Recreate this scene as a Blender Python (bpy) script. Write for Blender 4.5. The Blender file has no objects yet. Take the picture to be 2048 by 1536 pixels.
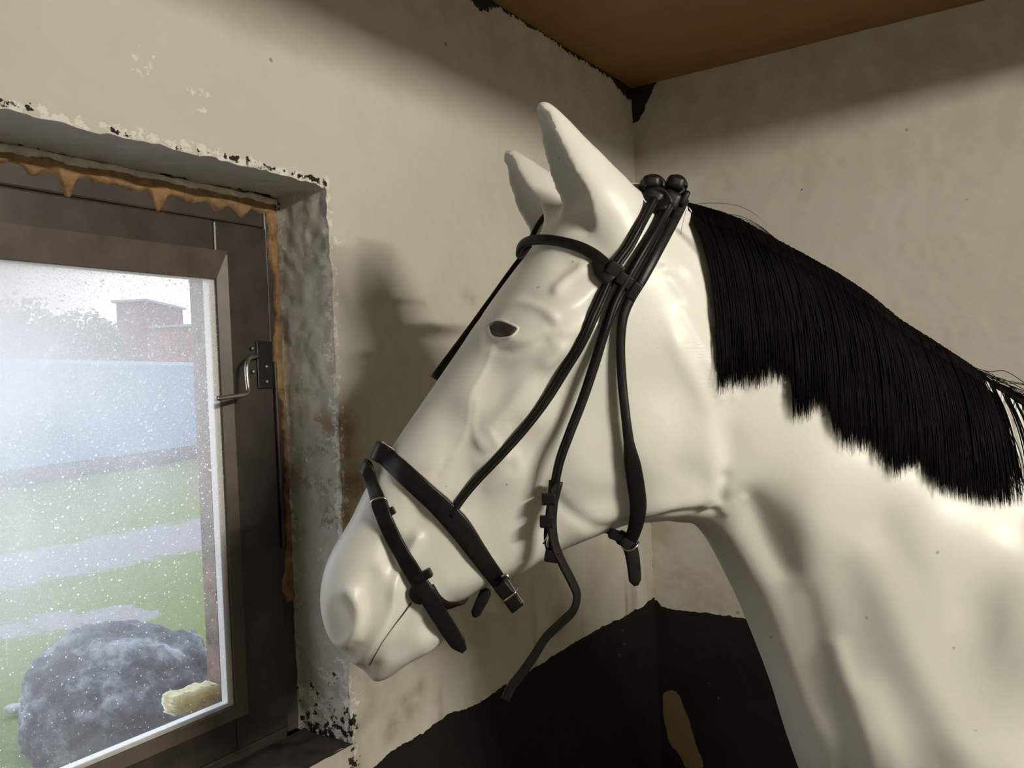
import bpy, bmesh, math, random
import numpy as np
from mathutils import Vector, Matrix
from mathutils.bvhtree import BVHTree
random.seed(5)
rng = np.random.default_rng(5)
C = bpy.context.scene.collection
scene = bpy.context.scene

# ------------------------------------------------------------------ camera, sky, exposure
FPX = 1600.0
YAW = math.radians(-34.36); ROLL = math.radians(-2.68)
CAM = np.array([0.0, 0.0, 1.55])
FW = np.array([math.sin(YAW), math.cos(YAW), 0.0])
RH = np.array([math.cos(YAW), -math.sin(YAW), 0.0])
UPV = np.array([0.0, 0.0, 1.0])
R2 = math.cos(ROLL) * RH + math.sin(ROLL) * UPV
U2 = -math.sin(ROLL) * RH + math.cos(ROLL) * UPV
cd = bpy.data.cameras.new('camera'); cam = bpy.data.objects.new('camera', cd); C.objects.link(cam)
cd.sensor_fit = 'HORIZONTAL'; cd.sensor_width = 36.0; cd.lens = 36.0 * FPX / 2048.0
cd.clip_start = 0.02; cd.clip_end = 300
cam.matrix_world = Matrix(((R2[0], U2[0], -FW[0], CAM[0]), (R2[1], U2[1], -FW[1], CAM[1]), (R2[2], U2[2], -FW[2], CAM[2]), (0, 0, 0, 1)))
scene.camera = cam
scene.view_settings.view_transform = 'Standard'; scene.view_settings.look = 'None'
scene.view_settings.gamma = 1.0; scene.view_settings.use_curve_mapping = False
scene.view_settings.exposure = 0.0

world = bpy.data.worlds.new('sky'); scene.world = world; world.use_nodes = True
wn = world.node_tree; wn.nodes.clear()
wo = wn.nodes.new('ShaderNodeOutputWorld'); wb = wn.nodes.new('ShaderNodeBackground')
wtc = wn.nodes.new('ShaderNodeTexCoord'); wsep = wn.nodes.new('ShaderNodeSeparateXYZ'); wr = wn.nodes.new('ShaderNodeValToRGB')
wn.links.new(wtc.outputs['Generated'], wsep.inputs[0]); wn.links.new(wsep.outputs['Z'], wr.inputs[0])
wr.color_ramp.elements[0].position = 0.0; wr.color_ramp.elements[0].color = (1.0, .97, .92, 1)
wr.color_ramp.elements[1].position = 0.5; wr.color_ramp.elements[1].color = (.72, .84, 1.0, 1)
wn.links.new(wr.outputs[0], wb.inputs[0]); wb.inputs[1].default_value = 2.15
wn.links.new(wb.outputs[0], wo.inputs[0])

LAMP = np.array([1.15, 0.45, 2.19])       # fluorescent fitting to the right of the viewer
LAMP_STRENGTH = 1600.0

# ------------------------------------------------------------------ pixel / space helpers
def ray(px, py):
    return FW + (px - 1024.0) / FPX * R2 - (py - 768.0) / FPX * U2
def on_x(x, px, py):
    d = ray(px, py); return CAM + d * ((x - CAM[0]) / d[0])
XL = -0.856          # inner face of the window wall
YR = 1.84            # where the far wall meets it
WA = math.radians(3.07)
ZC = 2.275
ZF = 0.0
RW = np.array([math.cos(WA), math.sin(WA), 0.0])   # direction of the far wall
RN = np.array([math.sin(WA), -math.cos(WA), 0.0])  # its normal, into the room

def vnoise(p, seed=0):
    p = np.asarray(p, float); i = np.floor(p).astype(np.int64); f = p - i; f = f * f * (3 - 2 * f)
    def h(a, b, c):
        n = (a * 374761393 + b * 668265263 + c * 2147483647 + seed * 1274126177) & 0xffffffff
        n = ((n ^ (n >> 13)) * 1274126177) & 0xffffffff
        n = (n ^ (n >> 16)) & 0xffffffff
        n = (n * 2246822519) & 0xffffffff
        return ((n >> 8) & 0xffff) / 65535.0
    r = 0
    for dx in (0, 1):
        for dy in (0, 1):
            for dz in (0, 1):
                w = (f[..., 0] if dx else 1 - f[..., 0]) * (f[..., 1] if dy else 1 - f[..., 1]) * (f[..., 2] if dz else 1 - f[..., 2])
                r = r + w * h(i[..., 0] + dx, i[..., 1] + dy, i[..., 2] + dz)
    return r * 2 - 1
def fbm(p, octv=4, seed=0):
    r = 0; a = 1.0; s = 0
    for k in range(octv):
        r = r + a * vnoise(np.asarray(p) * (2 ** k), seed + k * 7); s += a; a *= .5
    return r / s

# ------------------------------------------------------------------ object helpers
def mesh_obj(name, verts, faces, mat=None, parent=None, smooth=True):
    me = bpy.data.meshes.new(name)
    me.from_pydata([tuple(map(float, v)) for v in verts], [], [tuple(int(i) for i in f) for f in faces]); me.update()
    if smooth: me.polygons.foreach_set('use_smooth', [True] * len(me.polygons))
    o = bpy.data.objects.new(name, me); C.objects.link(o)
    if mat: me.materials.append(mat)
    if parent: o.parent = parent
    return o
def big_mesh(name, V, Q, mat=None, parent=None, smooth=True):
    me = bpy.data.meshes.new(name); n = Q.shape[1]
    me.vertices.add(len(V)); me.vertices.foreach_set('co', np.asarray(V, np.float32).ravel())
    me.loops.add(len(Q) * n); me.loops.foreach_set('vertex_index', Q.astype(np.int32).ravel())
    me.polygons.add(len(Q)); me.polygons.foreach_set('loop_start', np.arange(0, len(Q) * n, n, dtype=np.int32))
    me.update(calc_edges=True); me.validate()
    if smooth: me.polygons.foreach_set('use_smooth', [True] * len(me.polygons))
    o = bpy.data.objects.new(name, me); C.objects.link(o)
    if mat: me.materials.append(mat)
    if parent: o.parent = parent
    return o
def thing(name, label, cat, loc, group=None):
    o = bpy.data.objects.new(name, None); C.objects.link(o); o.location = loc; o.empty_display_size = .05
    o['label'] = label; o['category'] = cat
    if group: o['group'] = group
    return o
def adopt(child, parent):
    child.parent = parent; child.matrix_parent_inverse = Matrix.Translation(-Vector(parent.location))
    return child
def adopt2(child, parent):      # sub-part: the parent mesh sits at the origin of its own thing
    child.parent = parent
    return child
def struct(o): o['kind'] = 'structure'; return o
def tag(o, label, cat, group=None):
    o['label'] = label; o['category'] = cat
    if group: o['group'] = group
    return o
def box_vf(x0, x1, y0, y1, z0, z1):
    v = [(x0, y0, z0), (x1, y0, z0), (x1, y1, z0), (x0, y1, z0), (x0, y0, z1), (x1, y0, z1), (x1, y1, z1), (x0, y1, z1)]
    f = [(0, 3, 2, 1), (4, 5, 6, 7), (0, 1, 5, 4), (1, 2, 6, 5), (2, 3, 7, 6), (3, 0, 4, 7)]
    return v, f
def box(name, x0, x1, y0, y1, z0, z1, mat, bev=0.0):
    v, f = box_vf(x0, x1, y0, y1, z0, z1); o = mesh_obj(name, v, f, mat, smooth=False)
    if bev:
        b = o.modifiers.new('bevel', 'BEVEL'); b.width = bev; b.segments = 3; b.limit_method = 'NONE'
    return o
def join_boxes(name, boxes, mat, bev=0.0):
    V = []; F = []
    for b in boxes:
        v, f = box_vf(*b); n = len(V); V += v; F += [tuple(i + n for i in q) for q in f]
    o = mesh_obj(name, V, F, mat, smooth=False)
    if bev:
        b = o.modifiers.new('bevel', 'BEVEL'); b.width = bev; b.segments = 2
    return o
def cat(pts, n):
    pts = np.asarray(pts, float); d = np.r_[0, np.cumsum(np.linalg.norm(np.diff(pts[:, :3], axis=0), axis=1))]
    u = np.linspace(0, d[-1], n); out = np.zeros((n, pts.shape[1]))
    m = np.zeros_like(pts)
    for i in range(len(pts)):
        a = max(i - 1, 0); b = min(i + 1, len(pts) - 1); m[i] = (pts[b] - pts[a]) / max(d[b] - d[a], 1e-9)
    k = np.clip(np.searchsorted(d, u, side='right') - 1, 0, len(pts) - 2)
    hh = (d[k + 1] - d[k]); s = ((u - d[k]) / hh)[:, None]; hh = hh[:, None]
    return (2*s**3-3*s**2+1)*pts[k] + (s**3-2*s**2+s)*hh*m[k] + (-2*s**3+3*s**2)*pts[k+1] + (s**3-s**2)*hh*m[k+1]
def sweep(pts, nrm, wid, thk, n=12, power=2.6, cap=True):
    """solid strap along pts; nrm outward, wid/thk half sizes"""
    pts = np.asarray(pts, float); N = len(pts)
    T = np.gradient(pts, axis=0); T /= np.linalg.norm(T, axis=1)[:, None] + 1e-12
    nrm = nrm - T * np.sum(nrm * T, axis=1)[:, None]; nrm /= np.linalg.norm(nrm, axis=1)[:, None] + 1e-12
    B = np.cross(T, nrm)
    wid = np.broadcast_to(wid, (N,)); thk = np.broadcast_to(thk, (N,))
    th = np.linspace(0, 2 * np.pi, n, endpoint=False)
    c = np.sign(np.cos(th)) * np.abs(np.cos(th)) ** (2 / power); s = np.sign(np.sin(th)) * np.abs(np.sin(th)) ** (2 / power)
    V = (pts[:, None, :] + B[:, None, :] * (wid[:, None] * c)[:, :, None] + nrm[:, None, :] * (thk[:, None] * s)[:, :, None]).reshape(-1, 3)
    F = []
    for i in range(N - 1):
        for j in range(n):
            a = i * n + j; b = i * n + (j + 1) % n
            F.append((a, b, b + n, a + n))
    F.append(tuple(range(n))[::-1]); F.append(tuple(range((N - 1) * n, N * n)))
    return V, F
def merge(parts):
    V = []; F = []
    for v, f in parts:
        n = len(V); V += [tuple(p) for p in v]; F += [tuple(i + n for i in q) for q in f]
    return V, F
def tube(pts, r, n=8):
    pts = np.asarray(pts, float)
    ref = np.tile(np.array([0.31, -.85, .42]), (len(pts), 1))
    return sweep(pts, ref, r, r, n, 2.0)

# ------------------------------------------------------------------ materials
def new_mat(name):
    m = bpy.data.materials.new(name); m.use_nodes = True; nt = m.node_tree
    return m, nt, nt.nodes['Principled BSDF']
def N(nt, t, **kw):
    n = nt.nodes.new(t)
    for k, v in kw.items(): setattr(n, k, v)
    return n
def noise_n(nt, scale, detail=4, rough=.6, coord=None, dist=0):
    n = N(nt, 'ShaderNodeTexNoise'); n.inputs['Scale'].default_value = scale; n.inputs['Detail'].default_value = detail
    n.inputs['Roughness'].default_value = rough; n.inputs['Distortion'].default_value = dist
    if coord is not None: nt.links.new(coord, n.inputs['Vector'])
    return n
def ramp(nt, src, stops):
    r = N(nt, 'ShaderNodeValToRGB'); e = r.color_ramp.elements
    while len(e) < len(stops): e.new(.5)
    for i, (p, c) in enumerate(stops):
        e[i].position = p; e[i].color = c if len(c) == 4 else (*c, 1)
    nt.links.new(src, r.inputs[0]); return r
def mixc(nt, fac, a, b):
    m = N(nt, 'ShaderNodeMix', data_type='RGBA')
    if isinstance(fac, (int, float)): m.inputs[0].default_value = fac
    else: nt.links.new(fac, m.inputs[0])
    for s, v in ((6, a), (7, b)):
        if isinstance(v, tuple): m.inputs[s].default_value = (*v, 1) if len(v) == 3 else v
        else: nt.links.new(v, m.inputs[s])
    return m.outputs[2]
def math_n(nt, op, a, b=None, c=None, clamp=False):
    m = N(nt, 'ShaderNodeMath', operation=op); m.use_clamp = clamp
    for s, v in ((0, a), (1, b), (2, c)):
        if v is None: continue
        if isinstance(v, (int, float)): m.inputs[s].default_value = v
        else: nt.links.new(v, m.inputs[s])
    return m.outputs[0]
def bump(nt, bs, h, dist=.002, strength=.6):
    b = N(nt, 'ShaderNodeBump'); b.inputs['Distance'].default_value = dist; b.inputs['Strength'].default_value = strength
    nt.links.new(h, b.inputs['Height']); nt.links.new(b.outputs[0], bs.inputs['Normal']); return b
def simple(name, col, rough=.5, metal=0.0, nscale=60, var=.15, bmp=0.0, spec=.5):
    m, nt, bs = new_mat(name); tc = N(nt, 'ShaderNodeTexCoord'); n = noise_n(nt, nscale, 5, .6, tc.outputs['Object'])
    a = tuple(max(0, c * (1 - var)) for c in col); b = tuple(min(1, c * (1 + var)) for c in col)
    r = ramp(nt, n.outputs[0], [(.3, a), (.7, b)]); nt.links.new(r.outputs[0], bs.inputs['Base Color'])
    bs.inputs['Roughness'].default_value = rough; bs.inputs['Metallic'].default_value = metal
    bs.inputs['Specular IOR Level'].default_value = spec
    if bmp: bump(nt, bs, n.outputs[0], bmp)
    return m
def attr(nt, name):
    a = N(nt, 'ShaderNodeAttribute'); a.attribute_name = name; return a.outputs['Fac']

def plaster_mat():
    m, nt, bs = new_mat('old_plaster'); tc = N(nt, 'ShaderNodeTexCoord'); O = tc.outputs['Object']
    n1 = noise_n(nt, 2.2, 5, .6, O); n2 = noise_n(nt, 14, 6, .65, O); n3 = noise_n(nt, 90, 4, .6, O); n4 = noise_n(nt, 38, 6, .7, O)
    base = mixc(nt, ramp(nt, n1.outputs[0], [(.35, (0, 0, 0)), (.7, (1, 1, 1))]).outputs[0], (.565, .545, .475), (.635, .615, .545))
    base = mixc(nt, ramp(nt, n2.outputs[0], [(.45, (0, 0, 0)), (.8, (.35, .35, .35))]).outputs[0], base, (.52, .49, .42))
    # small dark specks
    v = N(nt, 'ShaderNodeTexVoronoi'); v.inputs['Scale'].default_value = 9; nt.links.new(O, v.inputs['Vector'])
    spk = math_n(nt, 'LESS_THAN', v.outputs['Distance'], .035)
    base = mixc(nt, math_n(nt, 'MULTIPLY', spk, .6), base, (.13, .10, .07))
    # brown damp stains, and a browner tone near the ceiling
    st = math_n(nt, 'MULTIPLY', attr(nt, 'stain_tone'), ramp(nt, n2.outputs[0], [(.3, (.25,) * 3), (.62, (1, 1, 1))]).outputs[0], clamp=True)
    base = mixc(nt, st, base, (.30, .215, .12))
    # bare grey render
    br = math_n(nt, 'ADD', attr(nt, 'bare'), math_n(nt, 'MULTIPLY', math_n(nt, 'SUBTRACT', n4.outputs[0], .5), 1.6))
    brm = ramp(nt, br, [(.47, (0, 0, 0)), (.53, (1, 1, 1))]).outputs[0]
    bare_col = mixc(nt, n4.outputs[0], (.45, .425, .37), (.66, .63, .56))
    base = mixc(nt, math_n(nt, 'MULTIPLY', brm, .85), base, bare_col)
    # ochre patch of older paint, mould, black dado paint
    bl = math_n(nt, 'ADD', attr(nt, 'black'), math_n(nt, 'MULTIPLY', math_n(nt, 'SUBTRACT', n4.outputs[0], .5), .7))
    blm = ramp(nt, bl, [(.49, (0, 0, 0)), (.51, (1, 1, 1))]).outputs[0]
    blackc = mixc(nt, n2.outputs[0], (.006, .005, .004), (.014, .012, .010))
    n5 = noise_n(nt, 55, 6, .75, O)
    chip = math_n(nt, 'ADD', attr(nt, 'chip'), math_n(nt, 'MULTIPLY', math_n(nt, 'SUBTRACT', n5.outputs[0], .5), 2.0))
    chipm = ramp(nt, chip, [(.93, (0, 0, 0)), (1.0, (1, 1, 1))]).outputs[0]
    blackc = mixc(nt, math_n(nt, 'MULTIPLY', chipm, .5), blackc, (.40, .37, .31))
    oc = ramp(nt, math_n(nt, 'ADD', attr(nt, 'ochre'), math_n(nt, 'MULTIPLY', math_n(nt, 'SUBTRACT', n2.outputs[0], .5), .3)), [(.48, (0, 0, 0)), (.52, (1, 1, 1))]).outputs[0]
    blackc = mixc(nt, oc, blackc, (.20, .14, .06))
    base = mixc(nt, blm, base, blackc)
    crumb = math_n(nt, 'ADD', attr(nt, 'flake'), math_n(nt, 'MULTIPLY', math_n(nt, 'SUBTRACT', noise_n(nt, 75, 4, .7, O).outputs[0], .5), 2.0))
    base = mixc(nt, ramp(nt, crumb, [(.55, (0, 0, 0)), (.62, (1, 1, 1))]).outputs[0], base, (.76, .74, .68))
    n6 = noise_n(nt, 105, 3, .6, O)
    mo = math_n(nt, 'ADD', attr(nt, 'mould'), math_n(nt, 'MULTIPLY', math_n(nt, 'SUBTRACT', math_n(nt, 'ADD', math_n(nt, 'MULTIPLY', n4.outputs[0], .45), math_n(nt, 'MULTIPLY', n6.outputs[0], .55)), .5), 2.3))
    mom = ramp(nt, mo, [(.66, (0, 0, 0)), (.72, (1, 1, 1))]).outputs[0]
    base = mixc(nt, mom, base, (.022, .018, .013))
    nt.links.new(base, bs.inputs['Base Color']); bs.inputs['Roughness'].default_value = .75
    bs.inputs['Specular IOR Level'].default_value = .25
    hsum = math_n(nt, 'ADD', math_n(nt, 'MULTIPLY', n3.outputs[0], .25), math_n(nt, 'ADD', n2.outputs[0], math_n(nt, 'MULTIPLY', brm, .3)))
    bump(nt, bs, hsum, .003, .45)
    return m
M_plaster = plaster_mat()

def horse_mat():
    m, nt, bs = new_mat('white_gelcoat'); tc = N(nt, 'ShaderNodeTexCoord'); O = tc.outputs['Object']
    n1 = noise_n(nt, 6, 4, .5, O); n2 = noise_n(nt, 160, 3, .6, O)
    mp = N(nt, 'ShaderNodeMapping'); mp.inputs['Scale'].default_value = (60, 60, 420); mp.inputs['Rotation'].default_value = (0, .3, 0)
    nt.links.new(O, mp.inputs[0]); n3 = noise_n(nt, 1, 3, .6, mp.outputs[0])
    base = mixc(nt, n1.outputs[0], (.72, .715, .645), (.79, .785, .72))
    sp = math_n(nt, 'GREATER_THAN', noise_n(nt, 75, 2, .5, O).outputs[0], .765)
    base = mixc(nt, math_n(nt, 'MULTIPLY', sp, .5), base, (.2, .17, .13))
    nt.links.new(base, bs.inputs['Base Color']); bs.inputs['Roughness'].default_value = .38
    bs.inputs['Specular IOR Level'].default_value = .42
    h = math_n(nt, 'ADD', math_n(nt, 'MULTIPLY', n2.outputs[0], .15), math_n(nt, 'MULTIPLY', n3.outputs[0], attr(nt, 'haircut')))
    bump(nt, bs, h, .0012, .8)
    return m
M_horse = horse_mat()
M_leather = simple('black_leather', (.010, .009, .0085), .40, 0, 240, .3, .0004, .22)
M_leather_brown = simple('dark_brown_leather', (.016, .009, .007), .40, 0, 220, .3, .0004, .22)
M_lining = simple('pale_lining', (.42, .38, .31), .8, 0, 200)
M_steel = simple('steel', (.62, .60, .56), .25, 1.0, 50, .1)
M_eye = simple('dark_eye', (.030, .022, .018), .5, 0, 30, .3, 0, .3)
M_mouth = simple('dark_seam', (.05, .045, .035), .7)
M_frame = simple('dark_brown_painted_wood', (.052, .042, .034), .42, 0, 18, .4, .0008)
M_frame2 = simple('darker_painted_sash', (.044, .036, .031), .38, 0, 25, .35, .0006)
M_bead = simple('brown_bead', (.085, .062, .050), .45, 0, 25, .3, .0006)
M_oldwood = simple('weathered_wood', (.26, .19, .145), .8, 0, 30, .5, .002)
M_rubber = simple('dirty_gasket', (.05, .05, .055), .7, 0, 120, .6)
M_alu = simple('aluminium_spacer', (.80, .80, .78), .45, .3, 200, .08)
M_foam = simple('orange_foam', (.25, .145, .06), .75, 0, 55, .45, .004)
M_filler = simple('white_filler', (.62, .58, .49), .85, 0, 70, .2, .003)
M_sill = simple('dark_sill', (.030, .022, .016), .7, 0, 24, .7, .002)
M_hair = simple('black_hair', (.0012, .0011, .0012), .55, 0, 60, .3, 0, .06)
M_black_metal = simple('black_fitting', (.025, .023, .022), .4, .5, 90, .3)
M_concrete = simple('floor_concrete', (.20, .185, .16), .85, 0, 7, .25, .003)
M_housing = simple('lamp_housing_enamel', (.5, .5, .47), .5)

def ceil_mat():
    m, nt, bs = new_mat('brown_plywood'); tc = N(nt, 'ShaderNodeTexCoord'); O = tc.outputs['Object']
    mp = N(nt, 'ShaderNodeMapping'); mp.inputs['Scale'].default_value = (1, 9, 1); nt.links.new(O, mp.inputs[0])
    n1 = noise_n(nt, 2.0, 5, .6, mp.outputs[0], .6); n2 = noise_n(nt, 1.2, 3, .5, O)
    c = mixc(nt, n1.outputs[0], (.20, .105, .028), (.36, .19, .052)); c = mixc(nt, math_n(nt, 'MULTIPLY', n2.outputs[0], .5), c, (.16, .09, .028))
    nt.links.new(c, bs.inputs['Base Color']); bs.inputs['Roughness'].default_value = .45
    return m
M_ceil = ceil_mat()

# ------------------------------------------------------------------ room shell
def wall_sheet(name, org, udir, vdir, ndir, us, vs, hole=None, ampf=None, attrs=None):
    U, Vv = np.meshgrid(us, vs, indexing='ij'); P = org + U[..., None] * udir + Vv[..., None] * vdir
    return U, Vv, P
def grid_faces(nu, nv, keep=None, flip=False):
    idx = np.arange(nu * nv).reshape(nu, nv)
    q = np.stack([idx[:-1, :-1], idx[1:, :-1], idx[1:, 1:], idx[:-1, 1:]], -1)
    if flip: q = q[..., ::-1]
    if keep is not None: q = q[keep]
    return q.reshape(-1, 4)
WY0, WY1, WZ0, WZ1 = -0.02, 0.805, 1.045, 1.847     # opening in the window wall
XFR = -0.97                                          # front of the window frame
def axis_pts(a, b, breaks, fine, coarse, f0, f1):
    s = []
    x = a
    while x < b - 1e-6:
        s.append(x); x += fine if (f0 - 1e-9 <= x < f1) else coarse
    s.append(b)
    s = np.array(s)
    for k in breaks:
        i = np.argmin(abs(s - k)); s[i] = k
    return s
def disp(P):
    """plaster unevenness as a vector field, so surfaces that share an edge stay joined"""
    y, z, x = P[..., 1], P[..., 2], P[..., 0]
    dr = np.abs(y - WY1); dt = np.abs(z - WZ1)
    near_r = np.exp(-(dr / .035) ** 2) * (z < WZ1 + .03) * (z > WZ0 - .08) * (x < XL + .05)
    near_t = np.exp(-(dt / .02) ** 2) * (y < WY1 + .02) * (x < XL + .05)
    a = .0009 + .0011 * near_r + .0014 * near_t
    n = np.stack([fbm(P * 9, 3, s) for s in (1, 2, 3)], -1) * .003
    n = n * (1 - .95 * np.maximum(near_r, near_t))[..., None]; n2 = np.stack([fbm(P * 55, 3, s) for s in (4, 5, 6)], -1) * a[..., None] * 2.0
    n3 = np.stack([fbm(P * 16, 2, s) for s in (9, 10, 11)], -1) * (near_r * .0022)[..., None]
    return n + n2 + n3
def put_attr(o, name, vals):
    a = o.data.attributes.new(name, 'FLOAT', 'POINT'); a.data.foreach_set('value', np.asarray(vals, np.float32).ravel())
ATT = ('stain_tone', 'bare', 'black', 'chip', 'ochre', 'mould', 'flake')
def blob(P2, pts, r, r2=None):
    """max of gaussians at pixel positions"""
    out = np.zeros(P2.shape[:-1])
    for (a, b), rr in zip(pts, r if hasattr(r, '__len__') else [r] * len(pts)):
        out = np.maximum(out, np.exp(-(((P2[..., 0] - a) ** 2 + (P2[..., 1] - b) ** 2) / rr ** 2)))
    return out
def dist_line(P, a, b):
    a = np.array(a, float); b = np.array(b, float); d = b - a; t = np.clip(((P - a) @ d) / (d @ d), 0, 1)
    return np.linalg.norm(P - (a + t[..., None] * d), axis=-1)
def project(P):
    v = P - CAM; z = v @ FW; z = np.where(np.abs(z) < 1e-3, 1e-3, z)
    return np.stack([1024 + FPX * (v @ R2) / z, 768 - FPX * (v @ U2) / z], -1)
def L2(px, py): p = on_x(XL, px, py); return (p[1], p[2])      # place on the window wall
def Rr2(px, py):
    d = ray(px, py); o = np.array([XL, YR, 0]); p = CAM + d * (((o - CAM) @ RN) / (d @ RN)); return ((p - o) @ RW, p[2])

# window wall (wall_left)
ys = axis_pts(-1.6, YR + .03, (WY0, WY1, YR), .005, .05, .30, 2.0); zs = axis_pts(0, ZC + .02, (WZ0, WZ1), .005, .04, .80, 3.0)
U, Vv = np.meshgrid(ys, zs, indexing='ij'); P = np.stack([np.full_like(U, XL), U, Vv], -1)
cy = (ys[:-1] + ys[1:]) / 2; cz = (zs[:-1] + zs[1:]) / 2
hole = ((cy[:, None] > WY0) & (cy[:, None] < WY1) & (cz[None, :] > WZ0) & (cz[None, :] < WZ1))
q = grid_faces(len(ys), len(zs), ~hole)
verts = [(P + disp(P)).reshape(-1, 3)]; base = [P.reshape(-1, 3)]; quads = [q]; off = P.shape[0] * P.shape[1]
# reveals
xs = np.linspace(XL, XFR - .02, 27)
def add_reveal(A, B, flip):
    """A, B broadcast grids"""
    global off
    verts.append((A + disp(A)).reshape(-1, 3)); base.append(A.reshape(-1, 3)); quads.append(grid_faces(A.shape[0], A.shape[1], None, flip) + off); off += A.shape[0] * A.shape[1]
zr = zs[(zs >= WZ0 - 1e-9) & (zs <= WZ1 + 1e-9)]; yr = ys[(ys >= WY0 - 1e-9) & (ys <= WY1 + 1e-9)]
X_, Z_ = np.meshgrid(xs, zr, indexing='ij'); add_reveal(np.stack([X_, np.full_like(X_, WY1), Z_], -1), None, False)
add_reveal(np.stack([X_, np.full_like(X_, WY0), Z_], -1), None, True)
X_, Y_ = np.meshgrid(xs, yr, indexing='ij'); add_reveal(np.stack([X_, Y_, np.full_like(X_, WZ1)], -1), None, True)
V = np.concatenate(verts); Bp = np.concatenate(base); Q = np.concatenate(quads)
used = np.zeros(len(V), bool); used[Q.ravel()] = True; remap = np.cumsum(used) - 1
V = V[used]; Bp = Bp[used]; Q = remap[Q]
wall = struct(big_mesh('wall_left', V, Q, M_plaster))
P2 = Bp[:, 1:3]; z = Bp[:, 2]; y = Bp[:, 1]; x = Bp[:, 0]; inrev = (x < XL - .004)
nz = fbm(Bp * 12, 3, 21)
# lower edge of pale paint, rising towards the corner as in the photograph
zpaint = 1.000 + .012 * nz
black = np.clip(.5 + (zpaint - z) / .02, -1, 2) * (~inrev) * (x < 10)
stain_tone = np.zeros(len(V))
stain_tone = np.maximum(stain_tone, 1.1 * blob(P2, [L2(690, 900), L2(705, 960), L2(690, 850), L2(690, 1040)], [.03, .04, .03, .03]))
stain_tone = np.maximum(stain_tone, .8 * blob(P2, [L2(815, 1420), L2(790, 1450), L2(840, 1380), L2(1120, 1240)], [.03, .03, .02, .03]))
stain_tone = np.maximum(stain_tone, .35 * blob(P2, [L2(960, 1260), L2(1020, 1190), L2(930, 1200), L2(880, 1290), L2(1200, 1150), L2(760, 1380)], [.07, .06, .05, .07, .08, .05]))
stain_tone = np.maximum(stain_tone, .5 * blob(P2, [L2(930, 590), L2(945, 600)], [.012, .010]))
streak = np.clip(fbm(np.stack([y * 38, z * 3, z * 0], -1), 3, 5), 0, 1) * np.clip((1.32 - z) / .3, 0, 1) * .9
stain_tone = np.maximum(stain_tone, streak * (~inrev))
stain_tone = np.maximum(stain_tone, .35 * np.clip((z - 2.0) / .2, 0, 1) * (~inrev))  # wall gradually browner towards the ceiling
bare = np.zeros(len(V))
bare = np.where(inrev & (y > WY1 - .02), .5 + .25 * fbm(Bp * 14, 2, 3) + np.where(z < 1.2, .12, 0), bare)
bare = np.where(inrev & (z > WZ1 - .02) & (y < WY1 - .004), .62, bare)
edge = np.exp(-((y - WY1) / .022) ** 2) * (z < WZ1) * (~inrev) * (z > WZ0); bare = np.maximum(bare, .42 * edge)
mould = np.zeros(len(V))
te = np.exp(-((z - (WZ1 + .006)) / .011) ** 2) * (y < WY1 + .01) * (~inrev); bare = np.maximum(bare, te * .35)
mould = np.maximum(mould, te * (.60 + .30 * fbm(np.stack([y * 14, z * 0, z * 0], -1), 2, 8)))
mould = np.maximum(mould, .72 * blob(P2, [L2(648, 378), L2(745, 500)], [.008, .002]) * (~inrev))
mould = np.where(inrev & (y > WY1 - .02) & (z < 1.16), .58 * np.clip((1.19 - z) / .12, 0, 1) ** .5 + .04, mould)
lowc = np.exp(-((y - WY1) / .025) ** 2) * np.clip((1.16 - z) / .08, 0, 1) * (~inrev); mould = np.maximum(mould, lowc * .62)
mould = np.maximum(mould, np.where(inrev & (x < XFR + .012) & (z > WZ1 - .02), .62, 0))
cc = np.exp(-((y - YR) / .006) ** 2) * np.clip((1.25 - z) / .06, 0, 1) * (z > .95); mould = np.maximum(mould, cc * .62)
mould = np.maximum(mould, .60 * np.exp(-((YR - y) / .02) ** 2) * np.clip((z - 2.14) / .1, 0, 1))
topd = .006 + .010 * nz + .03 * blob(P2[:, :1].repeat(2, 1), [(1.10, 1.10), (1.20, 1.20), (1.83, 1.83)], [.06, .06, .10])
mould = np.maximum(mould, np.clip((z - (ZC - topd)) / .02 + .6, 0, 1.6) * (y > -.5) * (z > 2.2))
chip = .98 * blob(P2, [L2(1245, 1262), L2(1250, 1290), L2(1240, 1310), L2(1150, 1300), L2(1190, 1350), L2(1262, 1370)], [.016, .02, .018, .010, .008, .012])
flake = np.maximum(te * .62, .5 * np.exp(-((y - WY1 - .004) / .012) ** 2) * (z < WZ1) * (z > WZ0 - .03) * (~inrev))
flake = np.maximum(flake, np.where(inrev & (y > WY1 - .02), .30 + .35 * np.exp(-((x - XL) / .012) ** 2) + .3 * np.exp(-((x - XFR) / .015) ** 2) + np.clip((1.2 - z) / .15, 0, 1) * .2, 0))
flake = np.maximum(flake, .5 * blob(P2, [L2(700, 1400), L2(700, 1330), L2(660, 560), L2(670, 480), L2(280, 130), L2(400, 190)], [.03, .02, .02, .02, .03, .03]) * (~inrev))
for nme, vals in zip(ATT, (stain_tone, bare, black, chip, np.zeros(len(V)), mould, flake)): put_attr(wall, nme, vals)

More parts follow.
